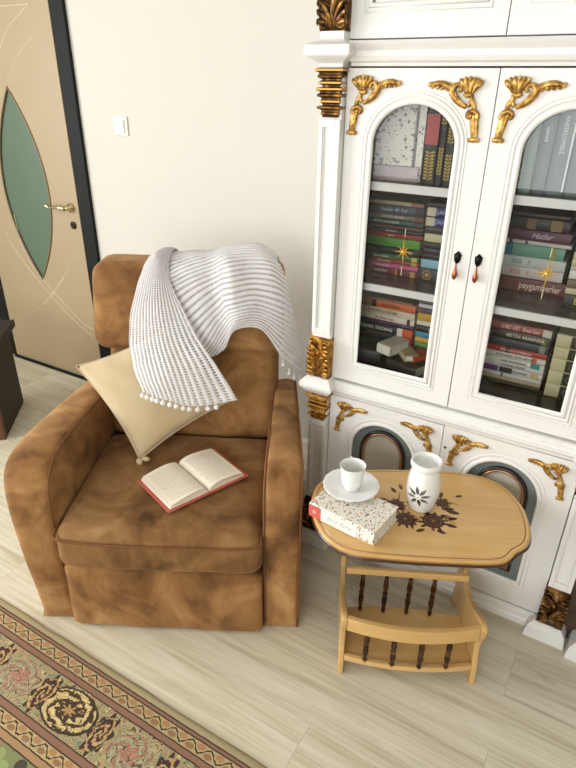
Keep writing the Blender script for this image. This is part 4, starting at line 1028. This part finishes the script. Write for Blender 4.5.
# ------------------------------------------------------------------ open book on the seat
def open_book():
    c = CH.P+CH.U*.069+CH.V*.237; c.z = .4535
    t = thing('open_book', 'open book with cream pages and coral red cover lying on the armchair seat', 'book', c, CH.a+math.radians(42.5))
    cov = mat('coral_cover', (196, 98, 82), .5)
    W, H = .155, .212
    bm = bmesh.new()
    for s in (-1, 1): prism(bm, [(s*.004, -H/2, .001), (s*W, -H/2, .001), (s*W, -H/2, .0035), (s*.004, -H/2, .0035)], (0, H, 0))
    prism(bm, [(-.005, -H/2, .0008), (.005, -H/2, .0008), (.005, -H/2, .003), (-.005, -H/2, .003)], (0, H, 0))
    obj('cover', bm, cov, t)
    pm = mat('printed_page', (238, 230, 212), .8); tt = NT(pm); co_ = tt.coord(); sp = tt.n('ShaderNodeSeparateXYZ', {'Vector': co_})
    x, y = sp.outputs[0], sp.outputs[1]
    line = tt.math('GREATER_THAN', tt.math('SINE', tt.math('MULTIPLY', y, 2*PI/.0062)), .1)
    gl = tt.math('GREATER_THAN', tt.noise(tt.mapv(co_, (420, 160, 1)), 1, 1), .47)
    ax = tt.math('ABSOLUTE', x); ins = tt.math('MULTIPLY', tt.math('MULTIPLY', tt.math('GREATER_THAN', ax, .018), tt.math('LESS_THAN', ax, .124)), tt.math('LESS_THAN', tt.math('ABSOLUTE', y), .082))
    tt.col(tt.mix(tt.math('MULTIPLY', tt.math('MULTIPLY', tt.math('MULTIPLY', line, gl), ins), .42), (240, 232, 214), (92, 88, 86)))
    h = H/2-.009
    for s in (-1, 1):
        prof = cr([(s*.0015, 0, .006), (s*.012, 0, .019), (s*.040, 0, .0245), (s*.085, 0, .021), (s*.120, 0, .0155), (s*.140, 0, .011)], 6)
        bm = bmesh.new(); base = [Vector((s*.143, 0, .0045)), Vector((s*.10, 0, .0042)), Vector((s*.05, 0, .0040)), Vector((s*.002, 0, .0038))]
        prism(bm, [(p.x, -h, p.z) for p in prof+base], (0, 2*h, 0))
        obj('page_block', bm, pm, t)
    for s in (-1, 1):     # a lifted leaf on each side
        bm = bmesh.new(); P = cr([(s*.002, 0, .010), (s*.014, 0, .0215), (s*.045, 0, .0275), (s*.09, 0, .0245), (s*.137, 0, .0165)], 6)
        prism(bm, [(p.x, -h, p.z) for p in P]+[(p.x, -h, p.z-.0005) for p in P[::-1]], (0, 2*h, 0)); obj('leaf_page', bm, pm, t)
open_book()

# ------------------------------------------------------------------ magazine table
ZT = .55
def side_table():
    K = thing('magazine_table', 'honey coloured wooden side table with magazine rack, dark spindles and rose stencil', 'side table', TB.P, TB.a)
    zp = [(62, 105), (53, 128), (52, 155), (60, 188), (74, 212), (90, 230), (112, 246), (135, 256), (160, 262), (200, 267), (300, 275), (400, 280), (455, 282), (490, 279), (507, 270), (520, 257), (540, 246), (551, 230), (552, 205), (542, 168), (524, 138), (500, 113), (472, 95), (440, 83), (400, 76), (340, 71), (250, 68), (180, 68), (130, 72), (100, 80), (78, 91)]
    P = []
    for x, y in zp:
        w = on_z(290+x/2.304, 440+y/2.304, ZT); l = TB.loc(w); P.append(Vector((l.x, l.y, 0)))
    cen = sum(P, Vector())/len(P)
    P = [p+(p-cen).normalized()*.004 for p in P]
    Q = cr(P, 6, True); n = len(Q)
    def inset(d, z):
        out = []
        for i in range(n):
            t = (Q[(i+2) % n]-Q[i-2]).normalized(); nr = Vector((-t.y, t.x, 0))
            if nr.dot(cen-Q[i]) < 0: nr = -nr
            q = Q[i]+nr*d; out.append((q.x, q.y, z))
        return out
    lv = [(.045, ZT, 0), (.0170, ZT, 0), (.0150, ZT-.0022, 1), (.0128, ZT-.0002, 1), (.006, ZT-.0004, 0), (.0015, ZT-.003, 0), (0, ZT-.006, 1), (.0015, ZT-.009, 1), (-.001, ZT-.0095, 2), (-.003, ZT-.014, 2), (.002, ZT-.020, 2), (.012, ZT-.023, 2)]
    bm = bmesh.new(); rings = [[bm.verts.new(p) for p in inset(d, z)] for d, z, _ in lv]
    for k in range(len(lv)-1):
        for i in range(n):
            f = bm.faces.new((rings[k][i], rings[k][(i+1) % n], rings[k+1][(i+1) % n], rings[k+1][i])); f.material_index = lv[k+1][2]; f.smooth = k > 1
    f = bm.faces.new(rings[0]); f.material_index = 0; f2 = bm.faces.new(rings[-1][::-1]); f2.material_index = 2
    T = obj('tabletop', bm, [HONEY, EDGEM, EDGED], K)
    # rose stencil around the oil burner
    bm = bmesh.new(); rnd = random.Random(5)
    def L(px, py):
        l = TB.loc(on_z(px, py, ZT)); return Vector((l.x, l.y, ZT+.0002))
    def leafshape(c, a, l, w, mi=0, z=0):
        d = Vector((math.cos(a), math.sin(a), 0)); s = Vector((-d.y, d.x, 0)); pts = []
        for i in range(7): t = i/6; pts.append(c+d*l*t+s*w*math.sin(PI*t)**.8*.5)
        for i in range(5, 0, -1): t = i/6; pts.append(c+d*l*t-s*w*math.sin(PI*t)**.8*.5)
        prism(bm, [p+Vector((0, 0, z)) for p in pts], (0, 0, .0003), mi)
    def rose(c, R):
        for k, (rr, m_, off) in enumerate(((1, 9, 0), (.78, 8, .3), (.56, 7, .1), (.34, 5, .5))):
            for i in range(m_):
                a = 2*PI*i/m_+off; d = Vector((math.cos(a), math.sin(a), 0)); s = Vector((-d.y, d.x, 0)); q = c+d*R*rr*.55
                pts = [q+d*R*.34*math.cos(b)*rr+s*R*.38*math.sin(b)*rr for b in [2*PI*j/9 for j in range(9)]]
                prism(bm, [p+Vector((0, 0, .0004*k)) for p in pts], (0, 0, .0003), k % 2)
                pts = [q+d*R*.25*math.cos(b)*rr+s*R*.28*math.sin(b)*rr for b in [2*PI*j/9 for j in range(9)]]
                prism(bm, [p+Vector((0, 0, .0004*k+.0002)) for p in pts], (0, 0, .0002), 0)
    for (x, y, R) in ((433, 521, .036), (405, 519, .031), (396, 505, .027), (442, 503, .022), (388, 511, .018)):
        rose(L(x, y), R)
        for i in range(11):
            a = 2*PI*i/11+rnd.uniform(-.2, .2); d = Vector((math.cos(a), math.sin(a), 0)); leafshape(L(x, y)+d*R*.72, a+rnd.uniform(-.4, .4), R*rnd.uniform(.4, .62), R*.26, rnd.choice((0, 0, 1)))
    for (x, y, a, l) in ((438, 506, .6, .035), (441, 509, .2, .04), (446, 511, -.1, .04), (440, 515, -.4, .04), (396, 493, 2.2, .03), (402, 490, 1.8, .03), (413, 517, -1.8, .03), (418, 519, -2.2, .03), (392, 521, 3.4, .025), (445, 524, -.3, .035), (448, 520, .2, .03),
                         (388, 500, 2.8, .025), (455, 497, .4, .025), (440, 498, 1.2, .03), (430, 494, 1.4, .03), (412, 524, -1.6, .022), (425, 529, -2.6, .03), (436, 530, -.6, .03), (406, 509, 2.8, .03), (415, 506, 2.4, .03)):
        leafshape(L(x, y), a+rnd.uniform(-.2, .2), l, l*.42, rnd.choice((0, 0, 1)))
    for a0, a1 in (((395, 505), (420, 520)), ((430, 515), (456, 524)), ((436, 500), (458, 505)), ((400, 492), (395, 512))):
        tube(bm, [L(*a0), (L(*a0)+L(*a1))/2+Vector((.004, .004, 0)), L(*a1)], .0012, 5, flat=.3)
    obj('rose_stencil', bm, [DECAL, DECALM], T)
    # end panels, cut in one S-shaped outline with a low front nose and arched foot
    ctl = [(.000, 0), (.004, .06), (.018, .12), (.016, .17), (-.004, .215), (-.006, .245), (.016, .256), (.06, .240), (.12, .207), (.19, .188), (.252, .197), (.262, .225), (.235, .275), (.19, .35), (.14, .43), (.10, .50), (.09, .528)]
    F1 = cr([(0, v, z) for v, z in ctl], 5)
    bk = cr([(0, v, z) for v, z in ((.300, .528), (.318, .42), (.330, .30), (.322, .18), (.316, .10), (.330, .04), (.338, 0))], 5)
    ft = cr([(0, v, z) for v, z in ((.300, 0), (.285, .035), (.24, .052), (.17, .058), (.10, .052), (.055, .035), (.040, 0))], 4)
    for s in (-1, 1):
        bm = bmesh.new(); u0 = .194 if s > 0 else -.212
        prism(bm, [(u0, p.y, p.z) for p in F1+bk+ft], (.018, 0, 0)); obj('end_panel', bm, HONEY, K, bevel=.004)
    def bow(u, amp): return -amp*(1-(u/.194)**2)
    def rail(name, v0, v1, z0, z1, amp, n=16, lean=0):
        bm = bmesh.new(); rows = []
        for i in range(n+1):
            u = -.194+.388*i/n; b = bow(u, amp); rows.append([bm.verts.new(p) for p in ((u, v0+b, z0), (u, v0+b+lean, z1), (u, v1+b+lean, z1), (u, v1+b, z0))])
        for p, q in zip(rows, rows[1:]):
            for i in range(4): bm.faces.new((p[i], q[i], q[(i+1) % 4], p[(i+1) % 4]))
        bm.faces.new(rows[0][::-1]); bm.faces.new(rows[-1]); return obj(name, bm, HONEY, K, bevel=.0025)
    rail('front_rail', -.004, .014, .203, .252, .030)
    rail('lower_rail', .004, .020, .060, .080, .022)
    rail('rear_rail', .186, .202, .240, .264, .0)
    # magazine shelf board with bowed edges
    bm = bmesh.new(); a = [(-.194+.388*i/16, .012+bow(-.194+.388*i/16, .022)) for i in range(17)]; b = [(.194-.388*i/16, .200-bow(.194-.388*i/16, .018)) for i in range(17)]
    prism(bm, [(x, y, .062) for x, y in a+b], (0, 0, .010)); obj('shelf_board', bm, HONEY, K, bevel=.002)
    def spindle(x, y, z0, z1, amp=0):
        bm = bmesh.new(); H = z1-z0
        pr = [(.0045, 0), (.0045, .04), (.0065, .07), (.0050, .10), (.0042, .12), (.0060, .22), (.0078, .34), (.0060, .44), (.0045, .47), (.0070, .49), (.0070, .52), (.0045, .54), (.0062, .60), (.0078, .70), (.0058, .86), (.0042, .90), (.0062, .93), (.0045, .96), (.0045, 1)]
        lathe(bm, [(r*1.22, z0+t*H) for r, t in pr], (x, y, 0), 14); obj('spindle', bm, SPIN, K, True)
    for i in range(4): u = -.140+.0770*i; spindle(u, .194, .072, .241)
    for i in range(4): u = -.132+.0815*i; spindle(u, .008+bow(u, .025), .079, .204)
side_table()

def table_book():
    A, Bq = on_z(308.6, 515.3, ZT), on_z(372.6, 547.2, ZT); mid = (A+Bq)/2
    d = Bq-A; a = math.atan2(d.y, d.x); L = .210; T = .045; D = .140
    t = thing('book', 'thick closed book with speckled white cover lying under the cup on the side table', 'book', (mid.x, mid.y, ZT+.0006), a)
    m = mat('terrazzo_cover', (232, 228, 216), .5); n = NT(m); c = n.coord()
    v = n.n('ShaderNodeTexVoronoi', {'Vector': c, 'Scale': 150.0}, feature='F1'); s = n.n('ShaderNodeSeparateColor', {'Color': v.outputs['Color']}).outputs
    col = n.ramp(s[0], [(0, (196, 112, 70)), (.22, (120, 122, 120)), (.45, (206, 160, 110)), (.62, (84, 84, 86)), (.8, (170, 150, 130))], 'CONSTANT')
    w = n.math('ADD', v.outputs['Distance'], n.math('MULTIPLY', s[1], .34)); n.col(n.mix(n.math('LESS_THAN', w, .50), (234, 230, 218), col))
    bm, cc = make_book(L, T, D, None); obj('cover', bm, m, t)
    obj('pages', B(-L/2+.004, L/2-.004, .0062, D-.004, cc+.0003, T-cc-.0003), mat('page_block_white', (236, 230, 214), .85), t)
    o = obj('spine_label', B(-L/2+.001, -L/2+.040, -.0012, .003, .003, T-.004), bmat((206, 96, 84)), t)
    obj('title_panel', B(-L/2+.042, L/2-.052, -.0011, .003, .003, T-.004), bmat((236, 232, 226)), t)
    text_mesh('Jane Eyre', .021, bmat((188, 192, 196)), t, (-.004, -.0014, T*.52), name='spine_lettering', width=.1, shear=.4)
    text_mesh('D', .014, bmat((240, 230, 224)), t, (-L/2+.02, -.0016, T*.5), name='spine_emblem')
    for i in range(4): pass
table_book()

def crockery():
    z = ZT+.0006+.045
    c = on_z(351, 487, z+.006)
    bm = bmesh.new(); N = 64
    prof = [(.001, .001), (.026, .001), (.028, .0), (.030, .0008), (.034, .003), (.055, .0078), (.074, .0130), (.0815, .0152), (.082, .0164), (.0800, .0168), (.070, .0142), (.054, .0100), (.036, .0050), (.030, .0040), (.026, .0046), (.024, .0038), (.001, .0036)]
    rings = []
    for r, h in prof:
        ring = []
        for i in range(N):
            a = 2*PI*i/N; k = 1+.012*math.cos(16*a)*max(0, (r-.05)/.032); hh = h+.0006*math.cos(32*a)*max(0, min(1, (r-.045)/.02)); ring.append(bm.verts.new((r*k*math.cos(a), r*k*math.sin(a), hh)))
        rings.append(ring)
    for p, q in zip(rings, rings[1:]):
        for i in range(N): bm.faces.new((p[i], p[(i+1) % N], q[(i+1) % N], q[i]))
    bm.faces.new(rings[0][::-1]); bm.faces.new(rings[-1])
    s = obj('saucer', bm, CERAM, None, True, loc=(c.x, c.y, z+.0004)); tag(s, 'white porcelain saucer lying on the speckled book', 'saucer')
    t = thing('cup', 'small white porcelain coffee cup standing on the saucer', 'cup', (c.x+.002, c.y-.002, z+.0046), 0); t.scale = (1.08, 1.08, 1.16)
    bm = bmesh.new(); lathe(bm, [(.001, .0), (.020, 0), (.021, .002), (.020, .005), (.024, .010), (.0275, .020), (.0295, .035), (.0315, .052), (.0345, .068), (.0350, .070), (.0340, .0705), (.0325, .068), (.0295, .052), (.0275, .035), (.0255, .020), (.020, .010), (.001, .007)], n=40)
    obj('cup_body', bm, CERAM, t, True)
    bm = bmesh.new(); d = Vector((-.50, .86, 0)).normalized(); pts = [d*.031+Vector((0, 0, .060)), d*.040+Vector((0, 0, .066)), d*.051+Vector((0, 0, .060)), d*.054+Vector((0, 0, .046)), d*.048+Vector((0, 0, .032)), d*.036+Vector((0, 0, .024)), d*.0265+Vector((0, 0, .022))]
    tube(bm, cr(pts, 6), .0028, 8); obj('cup_handle', bm, CERAM, t, True)
crockery()

def oil_burner():
    w = on_z(420.5, 506, ZT)
    t = thing('oil_burner', 'white ceramic oil burner with cut-out petal flower on the side table', 'oil burner', (w.x, w.y, ZT+.0028))
    bm = bmesh.new()
    pr = [(.0008, .116), (.034, .114), (.0425, .09), (.0445, .066), (.039, .03), (.033, .006), (.031, .0), (.0345, 0), (.0375, .005), (.0430, .028), (.0478, .052), (.0490, .070), (.0472, .095), (.0425, .118), (.0392, .132), (.0385, .137), (.0425, .141), (.0450, .147), (.0450, .154), (.0430, .160), (.0395, .1605), (.0360, .155), (.0345, .142), (.030, .130), (.018, .123), (.0008, .121)]
    lathe(bm, pr, n=72)
    body = obj('burner_body', bm, CERAM, t, True)
    cut = bmesh.new(); dirv = Vector((0-w.x, 0-w.y, 0)).normalized(); ang = math.atan2(dirv.y, dirv.x)-.22
    f = Vector((math.cos(ang), math.sin(ang), 0)); s = Vector((-f.y, f.x, 0)); cz = .062
    for i in range(8):
        a = i*PI/4+.20; d = s*math.cos(a)+Vector((0, 0, math.sin(a))); e = s*-math.sin(a)+Vector((0, 0, math.cos(a))); pts = []
        for j in range(9): q = j/8; pts.append(d*(.007+.029*q)+e*.0056*math.sin(PI*q**.8)**.9 if 0 < j < 8 else d*(.007+.029*q))
        for j in range(7, 0, -1): q = j/8; pts.append(d*(.007+.029*q)-e*.0056*math.sin(PI*q**.8)**.9)
        prism(cut, [p+Vector((0, 0, cz))+f*.012 for p in pts], f*.06)
    cpts = [s*.0024*math.cos(2*PI*k/10)+Vector((0, 0, .0024*math.sin(2*PI*k/10))) for k in range(10)]
    prism(cut, [p+Vector((0, 0, cz))+f*.028 for p in cpts], f*.05)
    bmesh.ops.recalc_face_normals(cut, faces=cut.faces)
    me = bpy.data.meshes.new('cut'); cut.to_mesh(me); cut.free(); co_ = bpy.data.objects.new('cut', me); COL.objects.link(co_); co_.parent = t
    md = body.modifiers.new('petals', 'BOOLEAN'); md.operation = 'DIFFERENCE'; md.object = co_; md.solver = 'EXACT'; md.use_self = True
    bpy.context.view_layer.update()
    nm = bpy.data.meshes.new_from_object(body.evaluated_get(bpy.context.evaluated_depsgraph_get()))
    body.modifiers.clear(); old = body.data; body.data = nm; bpy.data.objects.remove(co_)
    body.data.polygons.foreach_set('use_smooth', [True]*len(body.data.polygons))
    try: body.data.set_sharp_from_angle(angle=.7)
    except Exception: pass
oil_burner()

# ------------------------------------------------------------------ light: daylight through the wide window behind the camera
x0, x1, z0, z1, y = WIN
ld = bpy.data.lights.new('window_daylight', 'AREA'); ld.shape = 'RECTANGLE'; ld.size = 1.95; ld.size_y = z1-z0-.1; ld.energy = 56; ld.color = (1.0, .99, .98)
lo = bpy.data.objects.new('window_daylight', ld); COL.objects.link(lo); lo.location = (-.11, y-.09, (z0+z1)/2); lo.rotation_euler = (PI/2, 0, 0)
ld3 = ld.copy(); ld3.name = 'corner_window_daylight'; ld3.size = .9; ld3.energy = 15
lo3 = bpy.data.objects.new('corner_window_daylight', ld3); COL.objects.link(lo3); lo3.location = (-2.41, y-.09, (z0+z1)/2); lo3.rotation_euler = (PI/2, 0, 0)
ld2 = bpy.data.lights.new('side_window_daylight', 'AREA'); ld2.shape = 'RECTANGLE'; ld2.size = 2.35; ld2.size_y = 1.5; ld2.energy = 138; ld2.color = (1.0, .99, .98)
lo2 = bpy.data.objects.new('side_window_daylight', ld2); COL.objects.link(lo2); lo2.location = (-4.29, -.675, 1.55); lo2.rotation_euler = (PI/2, 0, -PI/2)
w = bpy.data.worlds.new('sky'); sc.world = w; w.use_nodes = True
bg = w.node_tree.nodes['Background']; bg.inputs[0].default_value = (.80, .88, 1, 1); bg.inputs[1].default_value = 2.0
sc.view_settings.view_transform = 'Standard'; sc.view_settings.look = 'None'; sc.view_settings.gamma = 1
sc.view_settings.use_curve_mapping = False; sc.view_settings.exposure = 0.0
